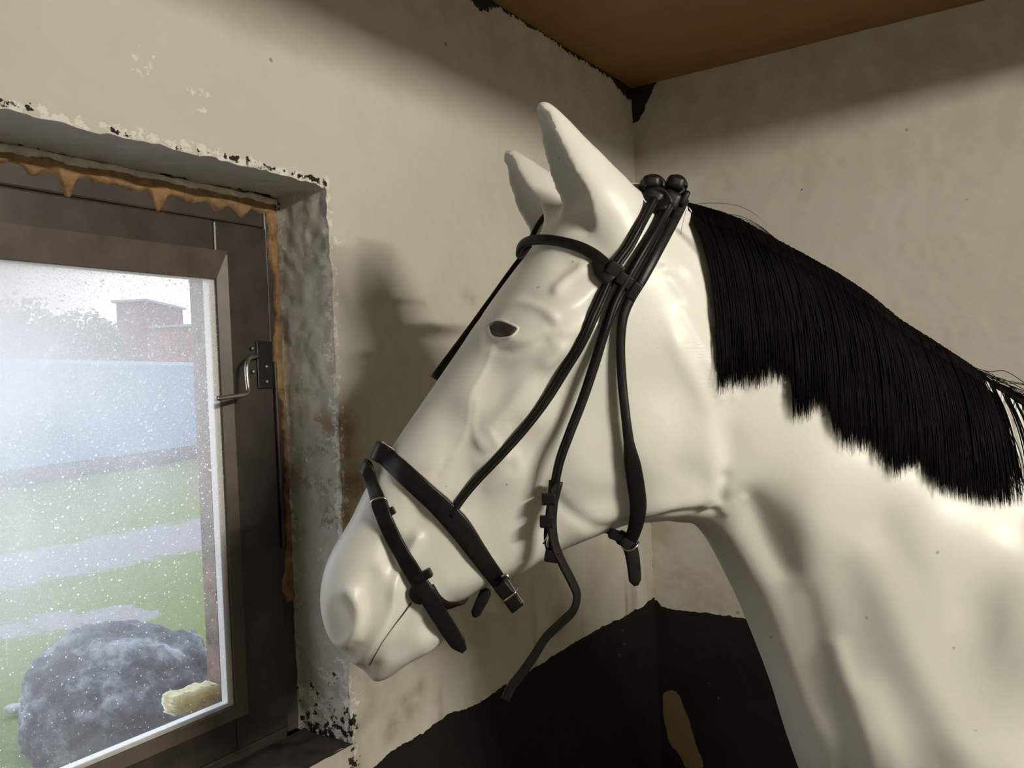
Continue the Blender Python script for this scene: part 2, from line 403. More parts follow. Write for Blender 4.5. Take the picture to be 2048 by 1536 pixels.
# far wall (wall_back)
us = axis_pts(0, 3.1, (), .006, .06, -1, 1.6); zs2 = axis_pts(0, ZC + .02, (), .006, .05, .75, 3.0)
U, Vv = np.meshgrid(us, zs2, indexing='ij'); org = np.array([XL, YR, 0.0])
P = org + U[..., None] * RW + np.stack([0 * U, 0 * U, Vv], -1); D = disp(P) * np.clip(U / .01, 0, 1)[..., None]; D[0] -= RW * .02
V = (P + D).reshape(-1, 3); wb_ = struct(big_mesh('wall_back', V, grid_faces(len(us), len(zs2), None, False), M_plaster))
u = U.ravel(); z = Vv.ravel(); P2 = np.stack([u, z], -1); nz = fbm(np.stack([u * 12, z * 12, z * 0], -1), 3, 31)
zp = .975 - .006 * np.clip(u / .3, 0, 1) + .006 * nz + .02 * np.exp(-(u / .012) ** 2)
black = np.clip(.5 + (zp - z) / .02, -1, 2)
stain_tone = .45 * blob(P2, [Rr2(1340, 1150), Rr2(1400, 1190), Rr2(1320, 1060), Rr2(1440, 1200)], [.05, .06, .05, .05])
stain_tone = np.maximum(stain_tone, np.clip(fbm(np.stack([u * 30, z * 3, z * 0], -1), 3, 6), 0, 1) * np.clip((1.3 - z) / .3, 0, 1) * .9)
stain_tone = np.maximum(stain_tone, .4 * np.clip((z - 1.9) / .3, 0, 1))  # upper part of the far wall turns gradually browner
ochre = np.zeros(len(u))
oc_poly = [Rr2(1345, 1400), Rr2(1352, 1440), Rr2(1362, 1480), Rr2(1385, 1520)]
ochre = np.maximum(ochre, .98 * blob(P2, oc_poly, [.030, .040, .042, .034]))
chip = .90 * blob(P2, [Rr2(1420, 1370), Rr2(1435, 1395), Rr2(1530, 1450), Rr2(1535, 1480)], [.014, .016, .012, .01])
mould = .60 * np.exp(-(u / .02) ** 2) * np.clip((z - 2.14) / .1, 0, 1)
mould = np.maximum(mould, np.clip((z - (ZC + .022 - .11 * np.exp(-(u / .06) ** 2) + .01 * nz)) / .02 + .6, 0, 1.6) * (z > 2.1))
mould = np.maximum(mould, .9 * blob(P2, [Rr2(1350, 310), Rr2(1603, 379)], [.006, .003]))
for nme, vals in zip(ATT, (stain_tone, 0 * u, black, chip, ochre, mould, 0 * u)): put_attr(wb_, nme, vals)

# the unseen sides of the room, floor and ceiling
def plain_wall(name, p0, p1, flip=False, th=.12):
    p0 = np.array(p0); p1 = np.array(p1); d = (p1 - p0) / np.linalg.norm(p1 - p0); n = np.array([-d[1], d[0], 0]) * (-1 if flip else 1)
    L = np.linalg.norm(p1 - p0); s = np.linspace(0, L, 12); zz = np.array([0, .5, .97, .98, 1.5, 2.0, ZC + .02])
    A, B = np.meshgrid(s, zz, indexing='ij'); P = p0 + A[..., None] * d + np.stack([0 * A, 0 * A, B], -1)
    Pb = P - n * th; nu, nv = A.shape; f1 = grid_faces(nu, nv); f2 = grid_faces(nu, nv, None, True) + nu * nv
    o = struct(big_mesh(name, np.concatenate([P.reshape(-1, 3), Pb.reshape(-1, 3)]), np.concatenate([f1, f2]), M_plaster, smooth=False))
    bl = np.tile((B.ravel() < .975).astype(float), 2)
    for nme in ATT: put_attr(o, nme, bl * 2 if nme == 'black' else 0 * bl)
    return o
XE = 2.2
plain_wall('wall_right', (XE, -1.6, 0), (XE, YR + .17, 0), False)
plain_wall('wall_front', (XL, -1.6, 0), (XE, -1.6, 0), False)
struct(box('floor', XL - .25, XE + .1, -1.75, YR + .3, -.1, 0, M_concrete))
struct(box('ceiling', XL - .02, XE + .1, -1.7, YR + .3, ZC, ZC + .05, M_ceil))
# outer leaf of the two visible walls so that daylight only enters by the window
struct(join_boxes('wall_outside', [(-1.085, XL - .03, -1.75, WY0 - .02, -.4, ZC + .4), (-1.085, XL - .03, WY1 + .02, YR + .3, -.4, ZC + .4),
      (-1.085, XL - .03, WY0 - .02, WY1 + .02, WZ1 + .02, ZC + .4), (-1.085, XL - .03, WY0 - .02, WY1 + .02, -.4, WZ0 - .035)], M_concrete))

# ------------------------------------------------------------------ window
GY0, GY1, GZ0, GZ1 = .09, .691, 1.121, 1.715     # visible glass
XS = -.963                                         # front of the opening sash
wf = struct(join_boxes('window_1', [
    (XFR - .07, XFR, .783, WY1 + .012, WZ0, WZ1 + .012), (XFR - .07, XFR, WY0 - .012, .002, WZ0, WZ1 + .012),
    (XFR - .07, XFR, .002, .783, 1.800, WZ1 + .012), (XFR - .07, XFR, .002, .783, WZ0 - .01, 1.055)], M_frame, .003))
sash = struct(join_boxes('window_2', [
    (-.990, XS, GY1, .781, 1.057, 1.798), (-.990, XS, .004, GY0, 1.057, 1.798),
    (-.990, XS, GY0, GY1, GZ1, 1.798), (-.990, XS, GY0, GY1, 1.057, GZ0)], M_frame2, .003))
def slope_bar(a0, a1, b0, b1, vert):
    """wedge shaped glazing bead: thin at the glass edge b0, thick at b1"""
    v = []
    for a in (a0, a1):
        for b, x in ((b0, XS - .004), (b0, XS + .0006), (b1, XS + .006), (b1, XS - .004)):
            v.append((x, b, a) if vert else (x, a, b))
    return v, [(0, 1, 2, 3), (7, 6, 5, 4), (0, 4, 5, 1), (1, 5, 6, 2), (2, 6, 7, 3), (3, 7, 4, 0)]
bead = mesh_obj('glazing_bead', *merge([slope_bar(GZ0 - .012, GZ1 + .035, GY1 + .0005, GY1 + .016, True), slope_bar(GY0, GY1 + .016, GZ1 + .0005, GZ1 + .040, False), slope_bar(GY0, GY1 + .016, GZ0 - .0005, GZ0 - .016, False)]), M_bead, smooth=False); adopt2(bead, sash)
spacer = join_boxes('glass_spacer', [
    (-.981, -.9675, .6815, .700, GZ0 - .02, GZ1 + .01), (-.981, -.9675, GY0 - .01, .6815, GZ1 - .001, GZ1 + .012),
    (-.981, -.9675, GY0 - .01, .6815, GZ0 - .012, GZ0 + .006), (-.981, -.9675, GY0 - .02, GY0 + .008, GZ0 + .006, GZ1 - .001)], M_alu, .001); adopt2(spacer, sash)
gask = join_boxes('gasket', [(-.990, -.9815, .6865, .74, GZ0 - .03, GZ1 + .03), (-.992, -.9815, GY0, .6865, GZ0 - .035, GZ0 + .002)], M_rubber, .001); adopt2(gask, sash)
def glass_mat():
    m = bpy.data.materials.new('dusty_glare_glass'); m.use_nodes = True; nt = m.node_tree; nt.nodes.clear()
    out = N(nt, 'ShaderNodeOutputMaterial'); tc = N(nt, 'ShaderNodeTexCoord'); O = tc.outputs['Object']
    tr = N(nt, 'ShaderNodeBsdfTransparent'); tl = N(nt, 'ShaderNodeBsdfTranslucent'); gl = N(nt, 'ShaderNodeBsdfGlossy'); gl.inputs['Roughness'].default_value = .03
    tl.inputs[0].default_value = (.97, .96, .98, 1)
    v = N(nt, 'ShaderNodeTexVoronoi'); v.inputs['Scale'].default_value = 300; nt.links.new(O, v.inputs['Vector'])
    rnd = N(nt, 'ShaderNodeSeparateColor'); nt.links.new(v.outputs['Color'], rnd.inputs[0])
    big = noise_n(nt, 3.0, 4, .6, O)
    sep0 = N(nt, 'ShaderNodeSeparateXYZ'); nt.links.new(O, sep0.inputs[0])
    hi = N(nt, 'ShaderNodeMapRange'); nt.links.new(sep0.outputs['Z'], hi.inputs[0]); hi.inputs[1].default_value = 1.15; hi.inputs[2].default_value = 1.45; hi.inputs[3].default_value = .26; hi.inputs[4].default_value = .50
    thr = math_n(nt, 'MULTIPLY', math_n(nt, 'POWER', rnd.outputs[0], 11.0), hi.outputs[0])
    spot = math_n(nt, 'LESS_THAN', v.outputs['Distance'], thr)
    v2 = N(nt, 'ShaderNodeTexVoronoi'); v2.inputs['Scale'].default_value = 650; nt.links.new(O, v2.inputs['Vector'])
    r2_ = N(nt, 'ShaderNodeSeparateColor'); nt.links.new(v2.outputs['Color'], r2_.inputs[0])
    spot2 = math_n(nt, 'LESS_THAN', v2.outputs['Distance'], math_n(nt, 'MULTIPLY', math_n(nt, 'POWER', r2_.outputs[1], 3.0), .45))
    sep = N(nt, 'ShaderNodeSeparateXYZ'); nt.links.new(O, sep.inputs[0])
    up = N(nt, 'ShaderNodeMapRange'); nt.links.new(sep.outputs['Z'], up.inputs[0]); up.inputs[1].default_value = 1.22; up.inputs[2].default_value = 1.72; up.inputs[3].default_value = .16; up.inputs[4].default_value = 2.5
    lf = N(nt, 'ShaderNodeMapRange'); nt.links.new(sep.outputs['Y'], lf.inputs[0]); lf.inputs[1].default_value = .42; lf.inputs[2].default_value = .68; lf.inputs[3].default_value = 1.15; lf.inputs[4].default_value = .35
    glare_haze = math_n(nt, 'MULTIPLY', math_n(nt, 'MULTIPLY', up.outputs[0], lf.outputs[0]), math_n(nt, 'MULTIPLY_ADD', big.outputs[0], .5, .08))  # sky glare painted into the pane, denser towards the top and left
    # wiped runs
    mp = N(nt, 'ShaderNodeMapping'); mp.inputs['Scale'].default_value = (1, 60, 6); mp.inputs['Rotation'].default_value = (.25, 0, 0); nt.links.new(O, mp.inputs[0])
    run = noise_n(nt, 1, 3, .7, mp.outputs[0]); runs = ramp(nt, run.outputs[0], [(.68, (0, 0, 0)), (.76, (1, 1, 1))]).outputs[0]
    f = math_n(nt, 'ADD', glare_haze, math_n(nt, 'ADD', math_n(nt, 'MULTIPLY', spot, .8), math_n(nt, 'MULTIPLY', spot2, math_n(nt, 'MULTIPLY', up.outputs[0], .35))))
    f = math_n(nt, 'ADD', f, math_n(nt, 'MULTIPLY', runs, .2), clamp=True)
    mx = N(nt, 'ShaderNodeMixShader'); nt.links.new(f, mx.inputs[0]); nt.links.new(tr.outputs[0], mx.inputs[1]); nt.links.new(tl.outputs[0], mx.inputs[2])
    mx2 = N(nt, 'ShaderNodeMixShader'); mx2.inputs[0].default_value = .035; nt.links.new(mx.outputs[0], mx2.inputs[1]); nt.links.new(gl.outputs[0], mx2.inputs[2])
    nt.links.new(mx2.outputs[0], out.inputs[0]); return m
pane = box('glass_pane', -.9672, -.9655, GY0 - .02, .702, GZ0 - .02, GZ1 + .02, glass_mat()); adopt2(pane, sash)
# outer jamb seen through the glass
jamb = struct(join_boxes('trim_1', [(-1.088, -1.040, .7325, WY1 + .02, WZ0 - .04, WZ1 + .02), (-1.088, -1.040, WY0 - .02, .04, WZ0 - .04, WZ1 + .02),
      (-1.088, -1.040, .04, .7325, 1.775, WZ1 + .02), (-1.088, -1.040, .04, .7325, WZ0 - .04, 1.065)], M_oldwood, .002))
def jag_strip(name, a0, a1, edge_near, edge_far, amp_n, amp_f, xplane, thick, mat, vertical=False, seed=0, fn=None):
    """lumpy strip in the plane x = xplane; along axis a, between two ragged edges"""
    n = int((a1 - a0) / .0015); a = np.linspace(a0, a1, n); k = 9
    zero = 0 * a
    e0 = edge_near + amp_n * fbm(np.stack([a * 70, zero, zero + seed], -1), 4, seed); e1 = edge_far + amp_f * fbm(np.stack([a * 45, zero, zero], -1), 4, seed + 3)
    if fn is not None: e1 = fn(a, e1)
    s = np.linspace(0, 1, k)[None, :]; b = e0[:, None] * (1 - s) + e1[:, None] * s; A = np.repeat(a[:, None], k, 1)
    prof = thick * np.sqrt(np.clip(1 - (2 * s - 1) ** 4, 0, 1)) * (1 + .5 * fbm(np.stack([A * 60, b * 60, 0 * A], -1), 3, seed + 5)); prof[:, 0] = prof[:, -1] = -.0005
    X = xplane + prof
    P = np.stack([X, A, b], -1) if not vertical else np.stack([X, b, A], -1)
    Pb = P.copy(); Pb[..., 0] = xplane - .002
    q1 = grid_faces(n, k); q2 = grid_faces(n, k, None, True) + n * k
    return big_mesh(name, np.concatenate([P.reshape(-1, 3), Pb.reshape(-1, 3)]), np.concatenate([q1, q2]), mat)
def drips(a, e):
    for c_, w_, d_ in ((.496, .008, .030), (.614, .010, .024), (.70, .01, .010), (.455, .01, .006), (.745, .012, .012)):
        e = e - d_ * np.exp(-((a - c_) / w_) ** 2)
    return e
adopt2(jag_strip('foam_strip', .0, .80, 1.843, 1.822, .003, .008, XFR, .006, M_foam, False, 2, drips), wf)
adopt2(jag_strip('foam_strip', 1.24, 1.835, .806, .790, .002, .008, XFR, .004, M_foam, True, 5, lambda a, e: e + .008 * np.clip((1.62 - a) / .1, 0, 1) - .010 * np.clip((1.33 - a) / .05, 0, 1)), wf)
adopt2(jag_strip('filler_strip', .0, .803, 1.847, 1.837, .002, .006, XFR + .004, .005, M_filler, False, 9), wf)
# black catch plate and bent handle
plate = join_boxes('catch_plate', [(XS, XS + .003, .752, .780, 1.560, 1.630)], M_black_metal, .002); adopt2(plate, sash)
edge = join_boxes('edge_strip', [(XFR, XFR + .007, .785, .790, 1.32, 1.60)], M_frame, .002); adopt2(edge, wf)
def at_x(px, py, x): return on_x(x, px, py)
hp = [at_x(517, 712, XS + .004), at_x(510, 713, XS + .014), at_x(500, 716, XS + .020), at_x(494, 727, XS + .024), at_x(493, 745, XS + .026), at_x(495, 768, XS + .028), at_x(496, 780, XS + .030), at_x(492, 788, XS + .032), at_x(478, 791, XS + .034), at_x(450, 795, XS + .038), at_x(432, 797, XS + .040)]
hv = tube(cat(hp, 60), .0032, 12); ho = mesh_obj('window_handle', *hv, M_steel); adopt2(ho, sash)
for sx, sy in ((505, 697), (507, 743), (533, 733), (534, 763)):
    p = at_x(sx, sy, XS + .004); th = np.linspace(0, 2 * np.pi, 14, endpoint=False)
    V_ = [(p[0], p[1] + .003 * math.cos(t), p[2] + .003 * math.sin(t)) for t in th] + [(p[0] + .002, p[1] + .0022 * math.cos(t), p[2] + .0022 * math.sin(t)) for t in th]
    F_ = [tuple(range(14, 28))] + [(i, (i + 1) % 14, (i + 1) % 14 + 14, i + 14) for i in range(14)]
    adopt2(mesh_obj('screw', V_, F_, M_steel), plate.parent)
# sill board
sx = np.linspace(XL + .002, XFR + .01, 20); sy_ = np.linspace(WY0 - .005, WY1 + .005, 140)
A, B = np.meshgrid(sx, sy_, indexing='ij'); Pt = np.stack([A, B, 1.046 + 0 * A], -1); Pt[..., 2] += .004 * fbm(Pt * 30, 3, 4); Pb = Pt.copy(); Pb[..., 2] = 1.012
struct(big_mesh('trim_2', np.concatenate([Pt.reshape(-1, 3), Pb.reshape(-1, 3)]), np.concatenate([grid_faces(20, 140, None, True), grid_faces(20, 140) + 2800]), M_sill))
# ------------------------------------------------------------------ outside
def ground(px, py, z=0.0):
    d = ray(px, py); return CAM + d * ((z - CAM[2]) / d[2])
def at_depth(px, py, dep): return CAM + ray(px, py) * dep
def grass_mat():
    m, nt, bs = new_mat('grass_and_gravel'); tc = N(nt, 'ShaderNodeTexCoord'); O = tc.outputs['Object']
    n1 = noise_n(nt, 1.6, 6, .65, O); n2 = noise_n(nt, 22, 6, .7, O); n3 = noise_n(nt, 3.5, 6, .7, O)
    g = mixc(nt, n2.outputs[0], (.05, .085, .012), (.25, .29, .06)); g = mixc(nt, math_n(nt, 'MULTIPLY', n1.outputs[0], .6), g, (.17, .19, .06))
    s = mixc(nt, n2.outputs[0], (.17, .155, .15), (.36, .335, .32))
    pm = math_n(nt, 'ADD', attr(nt, 'path'), math_n(nt, 'MULTIPLY', math_n(nt, 'SUBTRACT', n3.outputs[0], .5), 2.4))
    pm = ramp(nt, pm, [(.42, (0, 0, 0)), (.6, (1, 1, 1))]).outputs[0]
    nt.links.new(mixc(nt, pm, g, s), bs.inputs['Base Color']); bs.inputs['Roughness'].default_value = .9
    bump(nt, bs, n2.outputs[0], .03, .7); return m
def sgn(v): return v
gx = -np.r_[np.linspace(1.085, 8, 110), np.geomspace(8.1, 60, 60)]; gy = np.r_[np.linspace(-6, 9, 150), np.geomspace(9.2, 60, 50)]
A, B = np.meshgrid(gx, gy, indexing='ij'); P = np.stack([A, B, 0 * A], -1); P[..., 2] = .04 * fbm(P * .9, 3, 40) - .02
Gd = np.stack([A, B], -1)
path = np.maximum(np.exp(-(dist_line(Gd, ground(-60, 1150)[:2], ground(520, 1040)[:2]) / 1.0) ** 4), .8 * np.exp(-(dist_line(Gd, ground(-60, 1262)[:2], ground(230, 1222)[:2]) / .33) ** 4))
depth = (P - CAM) @ FW
path = np.maximum(path, np.clip((3.35 - depth) / .3, 0, 1) * 1.1)
path = np.minimum(path, 1 - .9 * np.exp(-(dist_line(Gd, ground(20, 1440)[:2], ground(90, 1430)[:2]) / .16) ** 2))
gr = struct(big_mesh('ground', P.reshape(-1, 3), grid_faces(len(gx), len(gy), None, True), grass_mat())); put_attr(gr, 'path', path)

# low blue boundary wall on a dark stone footing
b0 = ground(-40, 985); b1 = ground(390, 917); bd = (b1 - b0)[:2] / np.linalg.norm((b1 - b0)[:2])
b0 = b0[:2] - bd * 3; b1 = b1[:2] + bd * .15; bn = np.array([-bd[1], bd[0]])
if bn @ (CAM[:2] - b0) > 0: bn = -bn
def wall_seg(z0, z1, th, ext=0.0, seg=60, lump=0.0, seed=0):
    L = np.linalg.norm(b1 - b0) + ext; s = np.linspace(0, L, seg); V = []
    for k, (o_, z_) in enumerate(((0, z0), (0, z1), (th, z1), (th, z0))):
        p = b0 + s[:, None] * bd + bn * o_
        q_ = np.concatenate([p, np.full((seg, 1), z_)], 1)
        if lump: q_ += lump * fbm(q_ * 3, 3, seed + k)[:, None] * np.array([bn[0], bn[1], .8])
        V.append(q_)
    V = np.stack(V, 1).reshape(-1, 3); F = []
    for i in range(seg - 1):
        for j in range(4): F.append((i * 4 + j, i * 4 + (j + 1) % 4, i * 4 + 4 + (j + 1) % 4, i * 4 + 4 + j))
    F += [(0, 1, 2, 3), (seg * 4 - 1, seg * 4 - 2, seg * 4 - 3, seg * 4 - 4)]
    return V, F
M_blue = simple('pale_blue_paint', (.19, .27, .40), .6, 0, 1.2, .10)
M_bluecap = simple('pale_blue_capping', (.34, .44, .60), .5, 0, 3, .08)
M_stone = simple('dark_footing_stone', (.085, .075, .075), .85, 0, 4, .6, .03)
bw = thing('boundary_wall', 'long pale blue painted boundary wall standing beyond the grass outside the window', 'wall', (float(b0[0]), float(b0[1]), 0))
adopt(mesh_obj('painted_panel', *wall_seg(.34, 2.42, .2), M_blue, smooth=False), bw)
adopt(mesh_obj('capping', *wall_seg(2.42, 2.50, .26), M_bluecap, smooth=False), bw)
adopt(mesh_obj('stone_footing', *wall_seg(-.15, .36, .34, .5, 160, .10, 3), M_stone), bw)

# maroon timber shed behind the blue wall
def shed():
    q0 = at_depth(232, 600, 27.0); q1 = at_depth(292, 600, 27.0); q2 = at_depth(388, 640, 27.0)
    d = (q1 - q0)[:2]; L1 = np.linalg.norm(d); d = d / L1; n = np.array([-d[1], d[0]]); n = -n if n @ (CAM[:2] - q0[:2]) > 0 else n
    t = thing('shed', 'maroon timber shed showing above the blue wall outside', 'shed', (float(q0[0]), float(q0[1]), 0))
    M_mar = simple('maroon_boards', (.16, .035, .06), .7, 0, 2, .25); M_mar2 = simple('pale_red_boards', (.30, .11, .09), .7, 0, 2, .25); M_roof = simple('grey_roof_sheet', (.30, .30, .31), .5, 0, 3, .1)  # low bay boards are a paler red than the tall bay
    def blk(s0, s1, z0, z1, o0=0, o1=3):
        c = [q0[:2] + d * s0 + n * o0, q0[:2] + d * s1 + n * o0, q0[:2] + d * s1 + n * o1, q0[:2] + d * s0 + n * o1]
        v = [(p[0], p[1], z0) for p in c] + [(p[0], p[1], z1) for p in c]
        return v, [(0, 3, 2, 1), (4, 5, 6, 7), (0, 1, 5, 4), (1, 2, 6, 5), (2, 3, 7, 6), (3, 0, 4, 7)]
    L2_ = np.linalg.norm((q2 - q0)[:2]); zt = q0[2] - .1; zt2 = at_depth(340, 655, 27.0)[2]
    adopt(mesh_obj('tall_bay', *blk(0, L1, 0, zt), M_mar, smooth=False), t); adopt(mesh_obj('low_bay', *merge([blk(L1 + i * (L2_ - L1) / 6, L1 + (i + .93) * (L2_ - L1) / 6, 0, zt2, .02 * (i % 2)) for i in range(6)]), M_mar2, smooth=False), t)
    adopt(mesh_obj('roof', *merge([blk(-.1, L1 + .1, zt, zt + .08, -.15, 3.1), blk(L1 + .1, L2_ + .15, zt2, zt2 + .08, -.15, 3.1)]), M_roof, smooth=False), t)
shed()
# leafy trees behind the wall
M_leaf = simple('grey_green_leaves', (.13, .17, .075), .7, 0, 1.5, .4); M_bark = simple('bark', (.12, .09, .07), .9, 0, 8, .4, .01)
def tree(px, dep, r, h, label, seed):
    g = np.random.default_rng(seed); c = at_depth(px, 800, dep); base = (float(c[0]), float(c[1]), 0)
    t = thing('tree', label, 'tree', base, 'trees beyond the blue wall')
    brs = [tube(cat([(base[0], base[1], -.05), (base[0] + .1, base[1], h * .4), (base[0], base[1] + .1, h * .75)], 12), .16, 8)]
    for k in range(5):
        a = k * 1.3; brs.append(tube(cat([(base[0], base[1], h * (.35 + .06 * k)), (base[0] + r * .3 * math.cos(a), base[1] + r * .3 * math.sin(a), h * (.5 + .06 * k)), (base[0] + r * .6 * math.cos(a), base[1] + r * .6 * math.sin(a), h * (.6 + .06 * k))], 8), .06, 6))
    adopt(mesh_obj('trunk', *merge(brs), M_bark), t)
    n = 5200; u = g.normal(size=(n, 3)); u /= np.linalg.norm(u, axis=1)[:, None]; rad = (g.random(n) ** .4)[:, None] * (1 + .28 * fbm(u * 2.2, 3, seed)[:, None])
    p = np.array([base[0], base[1], h * .62]) + u * rad * np.array([r, r, h * .42]); s = .07 + .06 * g.random(n)
    a = g.normal(size=(n, 3)); a /= np.linalg.norm(a, axis=1)[:, None]; b = np.cross(a, g.normal(size=(n, 3))); b /= np.linalg.norm(b, axis=1)[:, None]
    V = np.stack([p - a * s[:, None], p + b * s[:, None] * .5, p + a * s[:, None], p - b * s[:, None] * .5], 1).reshape(-1, 3)
    adopt(big_mesh('foliage', V, np.arange(4 * n).reshape(-1, 4), M_leaf, smooth=False), t)
tree(20, 25, 1.9, 4.9, 'round leafy tree furthest left above the blue wall', 11)
tree(140, 30, 1.7, 5.0, 'leafy tree in the middle of the trees above the blue wall', 12)
tree(215, 36, 1.3, 5.2, 'leafy tree directly left of the maroon shed', 13)
# boulder
def boulder():
    c = ground(250, 1462); bm = bmesh.new(); bmesh.ops.create_icosphere(bm, subdivisions=6, radius=1.0)
    V = np.array([v.co[:] for v in bm.verts]); F = [tuple(v.index for v in f.verts) for f in bm.faces]; bm.free()
    X, Y, Z = V.T
    r = 1 + .22 * fbm(V * 1.1, 3, 60) + .10 * fbm(V * 3.5, 4, 61)
    V = V * r[:, None]; sg = np.sign(V); V = sg * np.abs(V) ** .86
    Rm = np.array([RH, FW, UPV]).T
    S = V * np.array([.385, .32, .375]); S[:, 2] += -.04 * S[:, 0]
    rd = 1 - np.abs(vnoise(V * 5.0, 70)); S += V * (.030 * rd[:, None] * fbm(V * 7, 4, 66)[:, None] + .012 * fbm(V * 20, 3, 67)[:, None])
    S[:, 2] = np.maximum(S[:, 2], -.28)
    Wd = (S @ Rm.T) + np.array([c[0], c[1], .12])
    m, nt, bs = new_mat('lichened_grey_stone'); tc = N(nt, 'ShaderNodeTexCoord'); O = tc.outputs['Object']
    n1 = noise_n(nt, 5, 7, .65, O); n2 = noise_n(nt, 26, 6, .7, O)
    cc_ = ramp(nt, n1.outputs[0], [(.32, (.025, .025, .03)), (.5, (.10, .105, .12)), (.64, (.42, .43, .46))]).outputs[0]
    cc_ = mixc(nt, math_n(nt, 'MULTIPLY', n2.outputs[0], .4), cc_, (.10, .09, .08))
    nt.links.new(cc_, bs.inputs['Base Color']); bs.inputs['Roughness'].default_value = .8; bump(nt, bs, n2.outputs[0], .02, .8)
    o = mesh_obj('boulder', Wd, F, m); tag(o, 'large rough grey boulder on the ground just outside the window', 'rock')
    # small pale stones beside it
    k = 0
    for px, py, s in ((62, 1408, .06), (30, 1424, .05), (95, 1392, .045), (70, 1440, .04)):
        q = ground(px, py); bm = bmesh.new(); bmesh.ops.create_icosphere(bm, subdivisions=3, radius=1.0); v = np.array([w.co[:] for w in bm.verts]); f = [tuple(w.index for w in ff.verts) for ff in bm.faces]; bm.free()
        v = v * (1 + .25 * fbm(v * 1.5, 2, 80 + k)[:, None]) * np.array([s, s * .8, s * .45]); k += 1
        lab = ['small pale stone left of the boulder, furthest from it but one', 'small pale stone furthest left of the boulder', 'small pale stone at the back left of the boulder', 'small pale stone nearest the left foot of the boulder'][k - 1]
        tag(mesh_obj('stone', (v @ Rm.T) + np.array([q[0], q[1], s * .4]), f, simple('pale_stone', (.36, .35, .34), .85, 0, 20, .2)), lab, 'stone', 'small stones by the boulder')
boulder()
# cream foam block stuck in the outside corner of the window
def packing():
    p = at_depth(0, 0, 1); V = []; n = 26
    cn = [on_x(-1.05, *p_)[1:] for p_ in ((346, 1396), (446, 1366), (450, 1420), (352, 1436))]
    m = M_packing
    s = np.linspace(0, 1, n); A, B = np.meshgrid(s, s, indexing='ij')
    YZ = ((1 - A) * (1 - B))[..., None] * cn[3] + (A * (1 - B))[..., None] * cn[2] + (A * B)[..., None] * cn[1] + ((1 - A) * B)[..., None] * cn[0]
    Y = YZ[..., 0]; Z = YZ[..., 1]; X = -1.046 + .004 * fbm(np.stack([A * 6, B * 6, 0 * A], -1), 3, 90)
    e = np.minimum(np.minimum(A, 1 - A), np.minimum(B, 1 - B)); X = X - .006 * np.exp(-e / .03)
    F1 = np.stack([X, Y + .004 * fbm(np.stack([B * 9, A * 3, 0 * A], -1), 3, 91), Z + .004 * fbm(np.stack([A * 9, B * 3, 0 * A], -1), 3, 92)], -1); F2 = F1.copy(); F2[..., 0] = -1.08
    Vv_ = np.concatenate([F1.reshape(-1, 3), F2.reshape(-1, 3)]); idx = np.arange(n * n).reshape(n, n); q = [grid_faces(n, n), grid_faces(n, n, None, True) + n * n]
    rim = np.r_[idx[:, 0], idx[-1, 1:], idx[-2::-1, -1], idx[0, -2:0:-1]]; r2 = np.roll(rim, -1); q.append(np.stack([rim, r2, r2 + n * n, rim + n * n], -1))
    o = big_mesh('packing_foam', Vv_, np.concatenate(q), m); tag(o, 'lump of cream packing foam in the lower right corner outside the pane', 'foam')
M_packing = simple('cream_foam', (.72, .60, .34), .85, 0, 60, .25, .003)
packing()
for nm_, w_ in (('Subsurface Weight', 1.0), ('Subsurface Scale', .06)): M_packing.node_tree.nodes['Principled BSDF'].inputs[nm_].default_value = w_
M_packing.node_tree.nodes['Principled BSDF'].inputs['Subsurface Radius'].default_value = (1.0, .92, .75)

# ------------------------------------------------------------------ the horse's own space: (t along the body, height h, lateral w towards the viewer)
_sx = np.array([-.40, -.184, 0, .19, .35, .50, .66, .82, 1.00]); _sz = np.array([.845, .880, .912, .945, .958, .950, .92, .87, .80])
_c = np.polyfit(_sx, _sz, 4); SX = np.linspace(-.42, 1.0, 2841); SZ = np.polyval(_c, SX)
ST = np.r_[0, np.cumsum(np.hypot(np.diff(SX), np.diff(SZ)))]
TX = np.gradient(SX, ST); TZ = np.gradient(SZ, ST); NX = TZ; NZ = -TX
ln = np.hypot(NX, NZ); NX /= ln; NZ /= ln
def flat2world(t, h, w):
    X = np.interp(t, ST, SX) + w * np.interp(t, ST, NX); Z = np.interp(t, ST, SZ) + w * np.interp(t, ST, NZ)
    return X[..., None] * RH + Z[..., None] * FW + (np.asarray(h) * 1.0)[..., None] * UPV
def pix2flat(px, py, w=0.0):
    px = np.asarray(px, float); py = np.asarray(py, float)
    d = FW + ((px - 1024) / FPX)[..., None] * R2 - ((py - 768) / FPX)[..., None] * U2
    dx = d @ RH; dz = d @ FW; s = dx / dz
    t = None; w = np.broadcast_to(np.asarray(w, float), px.shape)
    t = np.interp(s, SX / SZ, ST)
    for _ in range(6):
        # offset curve: refine t so that (X + w NX)/(Z + w NZ) = s
        X = np.interp(t, ST, SX) + w * np.interp(t, ST, NX); Z = np.interp(t, ST, SZ) + w * np.interp(t, ST, NZ)
        t = t + (s * Z - X) * .98
    X = np.interp(t, ST, SX) + w * np.interp(t, ST, NX); Z = np.interp(t, ST, SZ) + w * np.interp(t, ST, NZ)
    return t, CAM[2] + d[..., 2] / dz * Z
def pixw(px, py, w):
    t, h = pix2flat(px, py, w); return flat2world(t, h, np.broadcast_to(np.asarray(w, float), np.shape(t)))
def F(pts):
    a = np.array(pts, float); t, h = pix2flat(a[:, 0], a[:, 1]); return np.stack([t, h], -1)
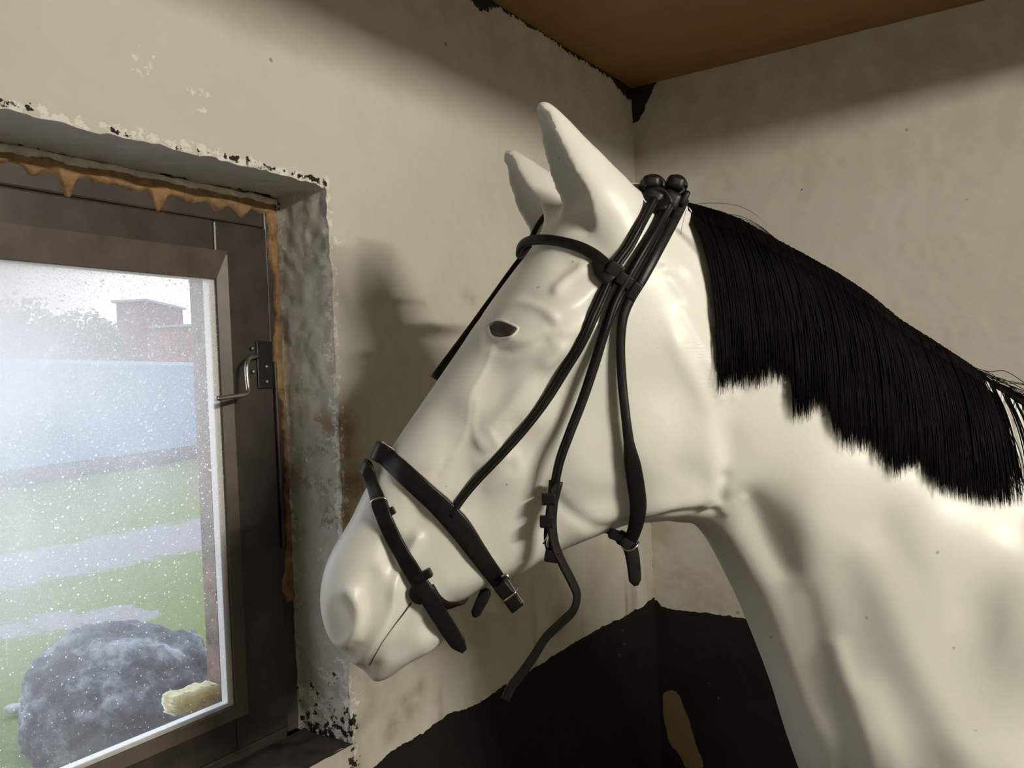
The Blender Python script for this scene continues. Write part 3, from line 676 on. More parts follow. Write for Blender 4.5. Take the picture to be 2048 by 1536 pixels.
HEAD = [(1300, 395), (1235, 380), (1180, 385), (1140, 400), (1100, 442), (1060, 500), (1000, 580), (930, 682), (850, 798), (790, 886), (735, 972), (700, 1042), (668, 1095), (650, 1136), (641, 1180), (643, 1225), (656, 1265),
        (682, 1300), (708, 1325), (728, 1338), (742, 1356), (758, 1359), (785, 1346), (815, 1322), (850, 1304), (878, 1287), (890, 1262), (892, 1232), (902, 1207), (925, 1194), (960, 1172), (1029, 1144), (1090, 1108), (1191, 1064), (1256, 1044),
        (1320, 1036), (1375, 1020), (1410, 985), (1428, 930), (1434, 860), (1430, 770), (1415, 680), (1395, 590), (1370, 500), (1340, 430)]
NECK = [(1240, 400), (1300, 402), (1370, 428), (1440, 448), (1510, 478), (1560, 503), (1680, 570), (1740, 610), (1800, 660), (1870, 702), (1940, 745), (2048, 812), (2150, 870), (2260, 930), (2420, 1000), (2460, 2100), (1900, 2100),
        (1770, 1900), (1668, 1700), (1602, 1536), (1562, 1410), (1531, 1325), (1502, 1251), (1478, 1195), (1454, 1147), (1424, 1090), (1398, 1056), (1376, 1044), (1330, 1038), (1270, 1000), (1230, 800), (1200, 600), (1200, 450)]
def smooth_poly(p, n=4):
    p = np.asarray(p, float); out = []
    for i in range(len(p)):
        a, b, c_, d = p[i - 1], p[i], p[(i + 1) % len(p)], p[(i + 2) % len(p)]
        for k in range(n):
            s = k / n; out.append(.5 * ((2 * b) + (-a + c_) * s + (2 * a - 5 * b + 4 * c_ - d) * s ** 2 + (-a + 3 * b - 3 * c_ + d) * s ** 3))
    return np.array(out)
def poly_sdf(P, poly):
    """positive inside"""
    d = np.full(P.shape[:-1], 1e9); ins = np.zeros(P.shape[:-1], bool); n = len(poly)
    for i in range(n):
        a = poly[i]; b = poly[(i + 1) % n]; e = b - a; v = P - a
        t = np.clip((v @ e) / (e @ e + 1e-12), 0, 1); q = v - t[..., None] * e; d = np.minimum(d, (q ** 2).sum(-1))
        c1 = (a[1] <= P[..., 1]) != (b[1] <= P[..., 1])
        xi = a[0] + (P[..., 1] - a[1]) / (e[1] if abs(e[1]) > 1e-12 else 1e-12) * e[0]
        ins ^= c1 & (P[..., 0] < xi)
    return np.where(ins, 1, -1) * np.sqrt(d)
VOX = .003
t_a, h_a = pix2flat(np.array([600.]), np.array([700.])); T0 = float(t_a[0]) - .02
t_b, _ = pix2flat(np.array([2380.]), np.array([900.])); T1 = float(t_b[0])
H0, H1 = .90, 1.93; W1_ = .222
tg = np.arange(T0, T1, VOX); hg = np.arange(H0, H1, VOX); wg = np.arange(0, W1_, VOX)
TT, HH = np.meshgrid(tg, hg, indexing='ij'); G2 = np.stack([TT, HH], -1)
def field(ctrl, s=90):
    """ctrl: (px,py,value); inverse-distance blend in pixel units"""
    c_ = np.array(ctrl, float); f = F(c_[:, :2]); num = 0; den = 0
    for (a, b), v in zip(f, c_[:, 2]):
        w = 1 / (((TT - a) ** 2 + (HH - b) ** 2) / (s / 1700.) ** 2 + .08) ** 1.6; num = num + w * v; den = den + w
    return num / den
W_head = field([(1160, 440, .088), (1100, 560, .094), (1010, 655, .100), (1080, 640, .102), (1200, 600, .094), (940, 760, .070), (870, 860, .058), (1050, 800, .083), (1000, 900, .074), (900, 960, .060), (800, 1000, .052), (1150, 900, .088), (1250, 850, .094), (1350, 850, .090),
                (1300, 700, .094), (1330, 980, .078), (1200, 1020, .070), (1050, 1080, .060), (950, 1120, .055), (760, 1100, .054), (690, 1200, .060), (740, 1230, .060), (820, 1200, .052), (800, 1290, .044), (740, 1340, .036), (870, 1240, .040), (1300, 450, .070), (1380, 620, .085), (1420, 900, .085)])
R_head = field([(1100, 500, .085), (1010, 640, .075), (1200, 500, .10), (900, 760, .060), (820, 900, .050), (700, 1100, .048), (660, 1200, .05), (720, 1300, .045), (850, 1280, .045), (900, 1200, .035), (1000, 1130, .035), (1150, 1060, .04), (1300, 1020, .035), (1400, 960, .035), (1410, 800, .05), (1350, 600, .08), (1000, 900, .07), (1200, 800, .09)])
W_neck = field([(1330, 460, .062), (1450, 560, .068), (1600, 620, .062), (1800, 760, .066), (2000, 900, .085), (1350, 900, .070), (1450, 800, .080), (1450, 1050, .074), (1600, 1000, .098), (1560, 1300, .090), (1800, 1100, .118), (1650, 1500, .115), (2000, 1200, .150), (1900, 1500, .165), (2300, 1300, .195), (2300, 1700, .205), (1700, 1800, .13), (2200, 960, .11)], 150)
R_neck = field([(1400, 480, .075), (1700, 640, .10), (2000, 860, .13), (1420, 1080, .07), (1550, 1350, .085), (1650, 1600, .11), (1800, 1100, .2), (2300, 1000, .16), (1900, 2000, .15)], 150)
d_head = poly_sdf(G2, smooth_poly(F(HEAD))); d_neck = poly_sdf(G2, smooth_poly(F(NECK), 3))
def F3(d, Wm, R, w):
    a = np.maximum(R - d, 0) / R; b = w / Wm[..., None]
    return (np.sqrt(a[..., None] ** 2.2 + b ** 2.2) - 1) if False else (np.power(np.power(a, 2.2)[..., None] + np.power(b, 2.2), 1 / 2.2) - 1) * np.minimum(R, Wm)[..., None]
ww = wg[None, None, :].astype(np.float32)
A_ = F3(d_head.astype(np.float32), W_head.astype(np.float32), R_head.astype(np.float32), ww)
B_ = F3(d_neck.astype(np.float32), W_neck.astype(np.float32), R_neck.astype(np.float32), ww)
pxJ = F([(1430, 960)])[0]
kk = (.006 + .030 * np.clip((HH - pxJ[1] - .02) / .22, 0, 1)).astype(np.float32)[..., None]
hmix = np.clip(.5 + .5 * (B_ - A_) / kk, 0, 1); FF = B_ * (1 - hmix) + A_ * hmix - kk * hmix * (1 - hmix)
del A_, B_, hmix
# ears, carved into the same volume (near one only; the volume is mirrored) - near and far ears differ a little in the photo
def ear_field(base, tip, wb, wt, rad, open_dir, Tt, Ht, Wt):
    b = np.array([*[float(q) for q in pix2flat(*[np.array(float(c)) for c in base], wb)], wb]); t_ = np.array([*[float(q) for q in pix2flat(*[np.array(float(c)) for c in tip], wt)], wt]); ax = t_ - b; L = np.linalg.norm(ax); ax /= L
    od = np.array(open_dir, float); od -= ax * (od @ ax); od /= np.linalg.norm(od); sd = np.cross(ax, od)
    v0 = Tt - b[0]; v1 = Ht - b[1]; v2 = Wt - b[2]
    a = v0 * ax[0] + v1 * ax[1] + v2 * ax[2]; u = v0 * od[0] + v1 * od[1] + v2 * od[2]; s_ = v0 * sd[0] + v1 * sd[1] + v2 * sd[2]
    x = a / L; r = np.interp(x, [-.3, 0, .15, .43, .6, .75, .88, .96, 1.0, 1.05], np.array([.95, 1.0, .97, .80, .65, .52, .37, .25, .14, -.1]) * rad)
    bend = -.006 * np.sin(np.clip(x, 0, 1) * np.pi)
    o_ = np.sqrt(((u + bend) / 1.05) ** 2 + (s_ / .88) ** 2) - r
    inn = np.sqrt(((u - r * .62 + bend) / 1.0) ** 2 + (s_ / .70) ** 2) - r * .98
    inn = inn + .05 * np.clip(.20 - x, 0, 1) + .007 * np.clip((x - .90) / .10, 0, 1)
    k_ = .008; h_ = np.clip(.5 + .5 * (o_ + inn) / k_, 0, 1); e = -inn * (1 - h_) + o_ * h_ + k_ * h_ * (1 - h_); return e
def box_of(pts, pad):
    f = F(pts); return (np.searchsorted(tg, f[:, 0].min() - pad), np.searchsorted(tg, f[:, 0].max() + pad), np.searchsorted(hg, f[:, 1].min() - pad), np.searchsorted(hg, f[:, 1].max() + pad))
full = np.concatenate([FF[:, :, :0:-1], FF], axis=2); del FF
wfull = np.concatenate([-wg[:0:-1], wg])
EARS = [((1212, 428), (1080, 208), .055, .060, .043, (-1.0, -.25, .22)), ((1120, 440), (1013, 306), -.055, -.085, .043, (-1.0, -.1, .10))]
def smin(a, b, k):
    h_ = np.clip(.5 + .5 * (b - a) / k, 0, 1); return b * (1 - h_) + a * h_ - k * h_ * (1 - h_)
for base_, tip_, wb_, wt_, rad_, od_ in EARS:
    i0, i1, j0, j1 = box_of([base_, tip_], .075); sl = full[i0:i1, j0:j1]
    Tt = tg[i0:i1][:, None, None]; Ht = hg[j0:j1][None, :, None]; Wt = wfull[None, None, :]
    e = ear_field(base_, tip_, wb_, wt_, rad_, od_, Tt, Ht, Wt).astype(np.float32)
    full[i0:i1, j0:j1] = smin(sl, e, .012)
full[0] = full[-1] = .01; full[:, 0] = full[:, -1] = .01; full[:, :, 0] = full[:, :, -1] = .01

def surface_nets(f):
    ins = f < 0; nx, ny, nz = f.shape
    cs = np.zeros((nx - 1, ny - 1, nz - 1), np.uint8)
    for dx in (0, 1):
        for dy in (0, 1):
            for dz in (0, 1): cs += ins[dx:nx - 1 + dx, dy:ny - 1 + dy, dz:nz - 1 + dz]
    act = (cs > 0) & (cs < 8); idx = np.full(act.shape, -1, np.int32); I = np.argwhere(act); idx[act] = np.arange(len(I))
    acc = np.zeros((len(I), 3)); cnt = np.zeros(len(I))
    corners = [(a, b, c) for a in (0, 1) for b in (0, 1) for c in (0, 1)]
    vals = {c: f[I[:, 0] + c[0], I[:, 1] + c[1], I[:, 2] + c[2]] for c in corners}
    for c in corners:
        for ax in range(3):
            if c[ax] == 0:
                d = list(c); d[ax] = 1; d = tuple(d); a = vals[c]; b = vals[d]; m = (a < 0) != (b < 0)
                t = np.where(m, a / np.where(m, a - b, 1), 0); p = np.array(c, float)[None, :] + t[:, None] * (np.eye(3)[ax])[None, :]
                acc[m] += p[m]; cnt[m] += 1
    V = I + acc / cnt[:, None]; Q = []
    for ax in range(3):
        sl0 = [slice(None)] * 3; sl1 = [slice(None)] * 3; sl0[ax] = slice(0, -1); sl1[ax] = slice(1, None)
        a = ins[tuple(sl0)]; b = ins[tuple(sl1)]; E_ = np.argwhere(a != b); o1, o2 = [(1, 2), (2, 0), (0, 1)][ax]
        ok = (E_[:, o1] > 0) & (E_[:, o2] > 0) & (E_[:, o1] < f.shape[o1] - 1) & (E_[:, o2] < f.shape[o2] - 1); E_ = E_[ok]
        s = a[tuple(E_.T)]
        def g(d1, d2):
            e = E_.copy(); e[:, o1] -= d1; e[:, o2] -= d2; return idx[tuple(e.T)]
        q = np.stack([g(1, 1), g(0, 1), g(0, 0), g(1, 0)], -1); q[~s] = q[~s][:, ::-1]; Q.append(q)
    return V, np.concatenate(Q)
Vv_, Qh = surface_nets(full)
Wsurf = np.zeros(TT.shape)      # half width of the finished volume, seen from the near side
neg = full < 0; rev = neg[:, :, ::-1]; top = rev.argmax(2); has = neg.any(2); Wsurf[has] = wfull[::-1][top[has]]
del full, neg, rev
t_v = tg[0] + Vv_[:, 0] * VOX; h_v = hg[0] + Vv_[:, 1] * VOX; w_v = wfull[0] + Vv_[:, 2] * VOX
E_ = np.concatenate([Qh[:, [0, 1]], Qh[:, [1, 2]], Qh[:, [2, 3]], Qh[:, [3, 0]]]); deg = np.bincount(E_[:, 0], minlength=len(t_v)) + np.bincount(E_[:, 1], minlength=len(t_v))
S3 = np.stack([t_v, h_v, w_v], -1)
def relax(S, lam):
    out = np.zeros_like(S)
    for k in range(3):
        out[:, k] = np.bincount(E_[:, 0], weights=S[E_[:, 1], k], minlength=len(S)) + np.bincount(E_[:, 1], weights=S[E_[:, 0], k], minlength=len(S))
    return S + lam * (out / deg[:, None] - S)
for _ in range(18): S3 = relax(S3, .55); S3 = relax(S3, -.56)
for _ in range(3): S3 = relax(S3, .5)
def vnormals(S):
    a = S[Qh[:, 2]] - S[Qh[:, 0]]; b = S[Qh[:, 3]] - S[Qh[:, 1]]; n = np.cross(a, b); out = np.zeros_like(S)
    for k in range(4):
        for j in range(3): out[:, j] += np.bincount(Qh[:, k], weights=n[:, j], minlength=len(S))
    return out / (np.linalg.norm(out, axis=1)[:, None] + 1e-12)
Nf = vnormals(S3)
# relief, drawn as soft strokes: (points in the side view, radius px, height mm)
STROKES = [
    ([(1075, 705), (1010, 790), (945, 872)], 17, 4.5), ([(1190, 640), (1110, 690), (1060, 730)], 16, 3.0),
    ([(955, 640), (965, 700), (948, 750), (925, 790), (918, 850), (895, 895), (850, 925)], 5, 1.1), ([(935, 800), (930, 850), (948, 890), (990, 850)], 6, 1.1),
    ([(940, 640), (955, 700), (925, 770), (905, 860)], 17, 1.8),
    ([(975, 600), (940, 650)], 14, 1.5), ([(985, 628), (1010, 618), (1045, 632), (1068, 655)], 9, 2.6), ([(980, 650), (990, 682), (1020, 690), (1050, 675)], 8, 1.5), ([(965, 635), (962, 690)], 10, -3.5), ([(1050, 690), (1000, 712), (975, 705)], 9, -2.0),
    ([(1070, 640), (1110, 625), (1160, 590)], 15, 2.2), ([(1075, 600), (1100, 575), (1120, 560)], 9, 3.0), ([(1100, 540), (1140, 520), (1160, 545)], 26, -5), ([(1060, 600), (1030, 605)], 12, -2),
    ([(1085, 680), (1130, 670), (1160, 650)], 8, 1.6), ([(1120, 690), (1115, 706)], 5, 1.5), ([(1130, 640), (1150, 610)], 8, -2.0),
    ([(1320, 640), (1360, 710), (1390, 790)], 14, 2.6), ([(1300, 700), (1355, 800)], 20, 2.0), ([(1290, 575), (1345, 640), (1400, 730), (1418, 790)], 11, 1.8), ([(1330, 560), (1390, 650)], 11, 1.4),
    ([(1180, 870), (1260, 930), (1330, 960)], 30, 2.0), ([(1060, 960), (1100, 1000), (1170, 1040), (1240, 1030)], 13, -3.0), ([(1240, 1012), (1300, 1000), (1360, 985), (1400, 960)], 14, 2.0),
    ([(1230, 1052), (1290, 1012), (1340, 1004), (1395, 1010)], 8, -3.0), ([(1405, 940), (1402, 985)], 12, -4.0), ([(1440, 985), (1415, 1012)], 10, 3),
    ([(1375, 1000), (1385, 985)], 10, 3.5),
    # muzzle
    ([(775, 1070), (782, 1105), (800, 1130)], 18, -8.5), ([(735, 1040), (750, 1080)], 24, -2.5), ([(800, 1060), (830, 1020)], 18, -2.5),
    ([(826, 1060), (806, 1100), (785, 1150), (775, 1200), (745, 1255), (715, 1300)], 11, 6.0), ([(740, 1130), (735, 1200), (720, 1255)], 17, -3.0), ([(700, 1160), (722, 1200), (716, 1250)], 9, 2.2),
    ([(825, 1180), (812, 1200), (770, 1262), (745, 1310)], 10, -1.8), ([(850, 1220), (862, 1250), (868, 1280)], 13, -3.8), ([(840, 1170), (880, 1140)], 16, 2.0), ([(815, 1165), (820, 1180)], 10, -3.5), ([(830, 1260), (800, 1300)], 20, 2.0),
    ([(940, 920), (1000, 900), (1010, 930), (960, 960)], 13, 1.6), ([(860, 940), (880, 910)], 8, -1.5), ([(890, 1000), (940, 1000)], 22, -2.0), ([(960, 860), (985, 905)], 6, 1.4),
    # neck
    ([(1452, 1010), (1490, 1080), (1530, 1180), (1568, 1290), (1612, 1420), (1660, 1560), (1720, 1720)], 52, -9), ([(1430, 1060), (1485, 1150), (1525, 1260), (1560, 1360), (1600, 1480), (1640, 1600), (1700, 1750)], 22, 4.0),
    ([(1455, 985), (1480, 1030), (1520, 1110)], 26, -4),
    ([(1610, 1250), (1650, 1380), (1680, 1540), (1700, 1620)], 20, 4.0), ([(1660, 1330), (1700, 1450), (1740, 1600)], 30, 4), ([(1560, 1160), (1585, 1250)], 22, -2),
    ([(1660, 1080), (1720, 1220), (1800, 1380)], 42, 5), ([(1700, 1020), (1740, 1100)], 30, -1.2), ([(1850, 1180), (1880, 1260), (1990, 1160)], 50, -2.5), ([(1990, 1030), (2048, 1090), (2150, 1180)], 20, 2.5),
    ([(1850, 1330), (1950, 1240), (2060, 1150)], 34, 2), ([(1880, 1460), (1980, 1350), (2080, 1300)], 60, 3), ([(1780, 1420), (1860, 1340)], 34, -1.5),
]
def stroke_val(th, pts, sig, h):
    f = F(cat(np.array(pts, float), max(4, 3 * len(pts)))) if len(pts) > 2 else F(pts); r2 = np.full(len(th), 1e9)
    for a, b in zip(f[:-1], f[1:]):
        e = b - a; v = th - a; t = np.clip((v @ e) / (e @ e + 1e-12), 0, 1); r2 = np.minimum(r2, ((v - t[:, None] * e) ** 2).sum(1))
    s = sig / 1700.0; return h * .001 * np.exp(-r2 / s ** 2)
th = S3[:, :2]; dv = np.zeros(len(S3))
for pts, sig, h in STROKES: dv += stroke_val(th, pts, sig, h)
# nostril: rim and hollow
fc = F([(681, 1214)])[0]; ang = math.radians(-14); v = (th - fc) * 1700; ex = v[:, 0] * math.cos(ang) + v[:, 1] * math.sin(ang); ey = -v[:, 0] * math.sin(ang) + v[:, 1] * math.cos(ang)
rr = np.sqrt((ex / 27) ** 2 + (ey / 50) ** 2); dv += .0030 * np.exp(-((rr - 1.05) / .28) ** 2) * (.8 + .6 * np.clip(ex / 30, -1, 1)) - .0028 * np.exp(-(rr / .80) ** 2.2)
side = np.clip(np.abs(Nf[:, 2]) * 1.6, 0, 1)
S3 = S3 + Nf * (dv * side)[:, None]
for _ in range(1): S3 = relax(S3, .35)
hair_amt = np.zeros(len(S3))
for pts, sig in (([(960, 700), (900, 800), (850, 890)], 45), ([(1350, 720), (1380, 800)], 45), ([(960, 860), (1000, 820)], 25)):
    hair_amt = np.maximum(hair_amt, stroke_val(th, pts, sig, 1000))
Vw = flat2world(S3[:, 0], S3[:, 1], S3[:, 2])
horse = thing('horse', 'life-size white moulded model horse with black mane, wearing a bridle beside the window', 'horse', (.55, 1.05, 0))
_a = Vw[Qh[:, 2]] - Vw[Qh[:, 0]]; _b = Vw[Qh[:, 3]] - Vw[Qh[:, 1]]; _n = np.cross(_a, _b); _cen = Vw[Qh].mean(1)
_toward = (S3[Qh].mean(1)[:, 2] > .03); 
if np.mean(np.sum(_n[_toward] * (CAM - _cen[_toward]), 1)) < 0: Qh = Qh[:, ::-1].copy()
body = big_mesh('body', Vw, Qh, M_horse); put_attr(body, 'haircut', hair_amt * .3); adopt(body, horse)
bvh = BVHTree.FromPolygons([tuple(v) for v in Vw], [tuple(q) for q in Qh])
# stand that carries the half figure, out of sight below
pc = flat2world(np.array(T1 - .22), np.array(0.0), np.array(0.0))
st = merge([tube([(pc[0], pc[1], .012), (pc[0], pc[1], .5), (pc[0], pc[1], H0 + .02)], .035, 16), box_vf(pc[0] - .28, pc[0] + .28, pc[1] - .22, pc[1] + .22, 0, .02)])
adopt(mesh_obj('stand', *st, M_black_metal, smooth=False), horse)

def hit(px, py):
    d = ray(px, py); dn = d / np.linalg.norm(d); r = bvh.ray_cast(Vector(CAM), Vector(dn), 5.0)
    if r[0] is None: return None, None
    return np.array(r[0]), np.array(r[1])
def wsurf_at(t, h):
    i = np.clip(((t - tg[0]) / VOX), 0, len(tg) - 1.001); j = np.clip(((h - hg[0]) / VOX), 0, len(hg) - 1.001)
    a = i.astype(int); b = j.astype(int); u = i - a; v = j - b
    return Wsurf[a, b] * (1 - u) * (1 - v) + Wsurf[a + 1, b] * u * (1 - v) + Wsurf[a, b + 1] * (1 - u) * v + Wsurf[a + 1, b + 1] * u * v

# ------------------------------------------------------------------ eye and mouth
def eye():
    out = [(979, 655), (983, 646), (992, 641), (1003, 642), (1014, 646), (1025, 651), (1034, 657), (1029, 666), (1020, 673), (1008, 675), (995, 675), (984, 669)]
    o = smooth_poly(out, 4); c0 = o.mean(0); rings = 7; V = []; Fc = []
    n = len(o)
    for k in range(rings):
        s = 1 - k / (rings - .0)
        for p in o:
            q = c0 + (p - c0) * s; P_, _ = hit(*q); d = ray(*q); lift = .0035 * math.sqrt(max(0, 1 - s ** 2)) - (.0022 if k == 0 else 0) + .0004
            V.append(P_ - d / np.linalg.norm(d) * lift)
    P_, _ = hit(*c0); d = ray(*c0); V.append(P_ - d / np.linalg.norm(d) * .0040)
    for k in range(rings - 1):
        for i in range(n): Fc.append((k * n + i, k * n + (i + 1) % n, (k + 1) * n + (i + 1) % n, (k + 1) * n + i))
    for i in range(n): Fc.append(((rings - 1) * n + i, (rings - 1) * n + (i + 1) % n, rings * n))
    adopt(mesh_obj('eye', V, Fc, M_eye), horse)
    # lid rim around it
    pts = []; nn = []
    for p in np.vstack([o, o[:1]]):
        q = c0 + (p - c0) * 1.06; P_, n_ = hit(*q); pts.append(P_ + n_ * .0004); nn.append(n_)
    adopt(mesh_obj('eyelid', *sweep(np.array(pts), np.array(nn), .0016, .0010, 8, 2), M_horse), horse)
eye()
def surf_path(pxs, n, lift=0.0):
    c_ = cat(np.array(pxs, float), n); P_ = []; Nn = []
    for p in c_:
        a, b = hit(*p[:2])
        if a is None: continue
        P_.append(a + b * lift); Nn.append(b)
    return np.array(P_), np.array(Nn)
p_, n_ = surf_path([(822, 1206), (806, 1228), (786, 1254), (766, 1282), (750, 1310), (740, 1330)], 30, .0001)
adopt(mesh_obj('mouth', *sweep(p_, n_, np.linspace(.0011, .0005, len(p_)), .0005, 6, 2), M_mouth), horse)

# ------------------------------------------------------------------ bridle
bridle = thing('bridle', 'black leather bridle with rolled straps and loose buckles on the white horse head', 'bridle', tuple(flat2world(*[np.array(v) for v in (*F([(1320, 400)])[0], 0.0)])))
def strap_pts(ctrl, n, default=.004):
    """ctrl rows: px, py, lift above the skin (m, towards viewer). off-skin points follow the last skin depth"""
    c_ = np.array([(p[0], p[1], p[2] if len(p) > 2 else default) for p in ctrl], float); cc = cat(c_ * np.array([1, 1, 1000]), n); cc[:, 2] /= 1000
    dep = np.full(n, np.nan); nr = np.zeros((n, 3))
    for i, p in enumerate(cc):
        a, b = hit(p[0], p[1])
        if a is not None: dep[i] = (a - CAM) @ FW; nr[i] = b
        else: nr[i] = -FW
    ok = ~np.isnan(dep)
    # a hit on the neck behind the head is not the head's own skin: clamp jumps
    idx = np.where(ok)[0]; base = np.interp(np.arange(n), idx, dep[idx])
    for i in range(1, n):
        if base[i] - base[i - 1] > .012: base[i] = base[i - 1] + .002
    ker = np.ones(5) / 5; ker = np.ones(11) / 11; bp = np.r_[[base[0]] * 5, base, [base[-1]] * 5]; base = np.convolve(bp, ker, 'valid')
    for k in range(3): nr[:, k] = np.convolve(np.r_[[nr[0, k]] * 3, nr[:, k], [nr[-1, k]] * 3], np.ones(7) / 7, 'valid')
    d = np.array([ray(p[0], p[1]) for p in cc]); P_ = CAM + d * (base - cc[:, 2])[:, None]
    nr = nr / np.linalg.norm(nr, axis=1)[:, None] * .8 - FW * .35; nr /= np.linalg.norm(nr, axis=1)[:, None]
    return P_, nr, cc
def prof(vals, n): return np.interp(np.linspace(0, 1, n), np.linspace(0, 1, len(vals)), vals)
PXM = .94 / FPX      # metres per pixel at the head
def add_strap(name, ctrl, wpx, thick=.0022, mat=None, n=70, power=2.6, lift=.004, label=None, pre=None, post=None):
    P_, nr, _ = strap_pts(ctrl, n, lift); wid = prof(wpx, n) * PXM / 2
    if pre is not None: P_ = np.vstack([pre[0], P_]); nr = np.vstack([pre[1], nr]); wid = np.r_[np.full(len(pre[0]), wid[0]), wid]
    if post is not None: P_ = np.vstack([P_, post[0]]); nr = np.vstack([nr, post[1]]); wid = np.r_[wid, np.full(len(post[0]), wid[-1])]
    o = mesh_obj(name, *sweep(P_, nr, wid, prof([thick], len(P_)) if np.isscalar(thick) else prof(thick, len(P_)), 14, power), mat or M_leather)
    adopt(o, bridle)
    if label: o['label'] = label
    return o
def under(child, parent_name):
    child.parent = bpy.data.objects[parent_name]; child.matrix_parent_inverse = Matrix.Identity(4)
# rolled cheek pieces: a round core with a flat stitched edge
def rolled(name, ctrl, wpx, **kw):
    kw2 = dict(kw); kw2['thick'] = [.0018, .0018, .0018]
    o = add_strap(name, ctrl, wpx, **kw2)
    kw3 = dict(kw); up_ = [(*p[:2], (p[2] if len(p) > 2 else .004) + .0016) for p in ctrl]
    c_ = add_strap('rolled_core', up_, [w * .62 for w in wpx], **kw3, power=2.0); under(c_, o.name)
    return o
rolled('cheek_strap', [(1308, 398, .014), (1283, 445, .008), (1258, 492, .005), (1232, 530, .006), (1212, 575, .005), (1190, 625, .004), (1160, 690), (1128, 742), (1092, 800), (1050, 856), (1000, 912), (950, 965), (918, 1005), (902, 1032)], [20, 20, 20, 20, 17, 16, 15], thick=[.0052, .0048, .0034], n=90)
rolled('cheek_strap', [(1340, 408, .014), (1315, 452, .010), (1286, 502, .008), (1258, 552, .009), (1232, 600, .008), (1210, 660, .010), (1190, 725, .014), (1165, 800, .018), (1138, 870, .020), (1120, 920, .020), (1110, 965, .020)], [20, 20, 20, 19, 18, 17, 16], thick=[.0052, .0048, .0034], n=90)
# hanging end of the middle strap with its keepers
p0, nr0, _ = strap_pts([(1112, 960, .020), (1104, 1010, .022), (1100, 1045, .022)], 12)
dz = (p0[-1] - CAM) @ FW
def free(pts, dep): return np.array([CAM + ray(a, b) * (dep + (c_ if c_ else 0)) for a, b, c_ in pts])
tail = cat(free([(1112, 958, 0), (1106, 1005, .0), (1104, 1050, 0), (1110, 1090, 0), (1124, 1125, .0), (1142, 1160, .004), (1154, 1190, .006), (1147, 1220, .006), (1122, 1246, .004), (1092, 1275, .002), (1066, 1315, 0), (1044, 1346, 0), (1024, 1372, 0), (1010, 1400, 0)], dz - .002), 120)
nn = np.tile(-FW + .4 * RH, (120, 1)); th_ = np.linspace(0, 1, 120); nn = nn + (np.sin(th_ * 3.2) * .9)[:, None] * RH
o = mesh_obj('strap_tail', *sweep(tail, nn, prof([17, 22, 22, 20, 21, 22, 21, 21, 20, 18], 120) * PXM / 2, .0019, 12, 3.2), M_leather); adopt(o, bridle)
def keeper(px, py, w, h, ang, dep, mat=None, name='keeper', d=.006, of=None, bv=.16):
    """little leather loop: a rounded rectangular ring seen from its flat side"""
    c0 = CAM + ray(px, py) * dep; ca, sa = math.cos(ang), math.sin(ang); ex = (RH * ca + UPV * sa); ey = (-RH * sa + UPV * ca)
    a = w * PXM / 2; b = h * PXM / 2; V = []
    bm = bmesh.new(); bmesh.ops.create_cube(bm, size=1.0); bmesh.ops.bevel(bm, geom=bm.edges[:], offset=bv, segments=4, profile=.6, affect='EDGES')
    V = [c0 + ex * v.co.x * 2 * a + ey * v.co.y * 2 * b - FW * v.co.z * d * 2 for v in bm.verts]; Fc = [tuple(v.index for v in f.verts) for f in bm.faces]; bm.free()
    o = mesh_obj(name, V, Fc, mat or M_leather); adopt(o, bridle)
    if of: under(o, of)
    return o
for px, py in ((1097, 998), (1093, 1043), (1103, 1112)): keeper(px, py, 24, 21, -.05 if py < 1100 else -.2, dz - .002, None, 'keeper', .0045, 'strap_tail')
adopt(mesh_obj('backing_strap', *sweep(cat(free([(1112, 962, 0), (1106, 1000, 0), (1100, 1045, 0), (1098, 1085, 0), (1108, 1120, 0)], dz + .003), 20), np.tile(-FW, (20, 1)), prof([26, 20, 20, 18, 14], 20) * PXM / 2, .002, 10, 3), M_leather), bridle)
bk = tube(cat(free([(1099, 1060, 0), (1096, 1075, -.002), (1095, 1092, -.002), (1098, 1095, 0)], dz - .003), 14), .0013, 8); bk2 = tube(free([(1098, 1068, 0), (1092, 1078, 0), (1086, 1088, 0)], dz - .002), .0009, 6)
adopt(mesh_obj('buckle', *merge([bk, bk2]), M_steel), bridle)
# throat strap
o = add_strap('throat_strap', [(1368, 400, .014), (1348, 440, .010), (1318, 496, .008), (1286, 556, .010), (1260, 600, .008), (1246, 635, .008), (1241, 690, .009), (1244, 760, .010), (1251, 830, .011), (1260, 900, .011), (1267, 940, .011), (1271, 965, .011), (1276, 1005, .012), (1274, 1040, .014), (1264, 1075, .016), (1256, 1094, .017)],
              [20, 20, 20, 20, 19, 18, 18, 17, 17, 17, 17, 17, 19, 30, 32, 31, 28, 22], thick=[.0052, .0046, .0034, .003, .0026], n=130)
pe, _, _ = strap_pts([(1274, 1040, .014), (1260, 1085, .016)], 8); dth = (pe[0] - CAM) @ FW
add_t = sweep(cat(free([(1250, 1075, 0), (1262, 1100, 0), (1268, 1135, 0), (1270, 1158, 0), (1272, 1171, 0)], dth), 30), np.tile(-FW + .15 * RH, (30, 1)), prof([24, 27, 28, 28, 27, 27, 26, 26, 25, 24, 9], 30) * PXM / 2, .0019, 10, 4)
adopt(mesh_obj('strap_tail', *add_t, M_leather), bridle)
th2 = sweep(cat(np.vstack([free([(1258, 1082, 0), (1240, 1076, .02), (1222, 1064, .045)], dth), pixw(np.array([1216., 1222.]), np.array([1062., 1060.]), np.array([-.03, -.06]))]), 24), np.tile(-UPV + .8 * -FW, (24, 1)), prof([26, 22, 20, 20], 24) * PXM / 2, .0028, 12, 3)
adopt(mesh_obj('chin_strap', *th2, M_leather), bridle)
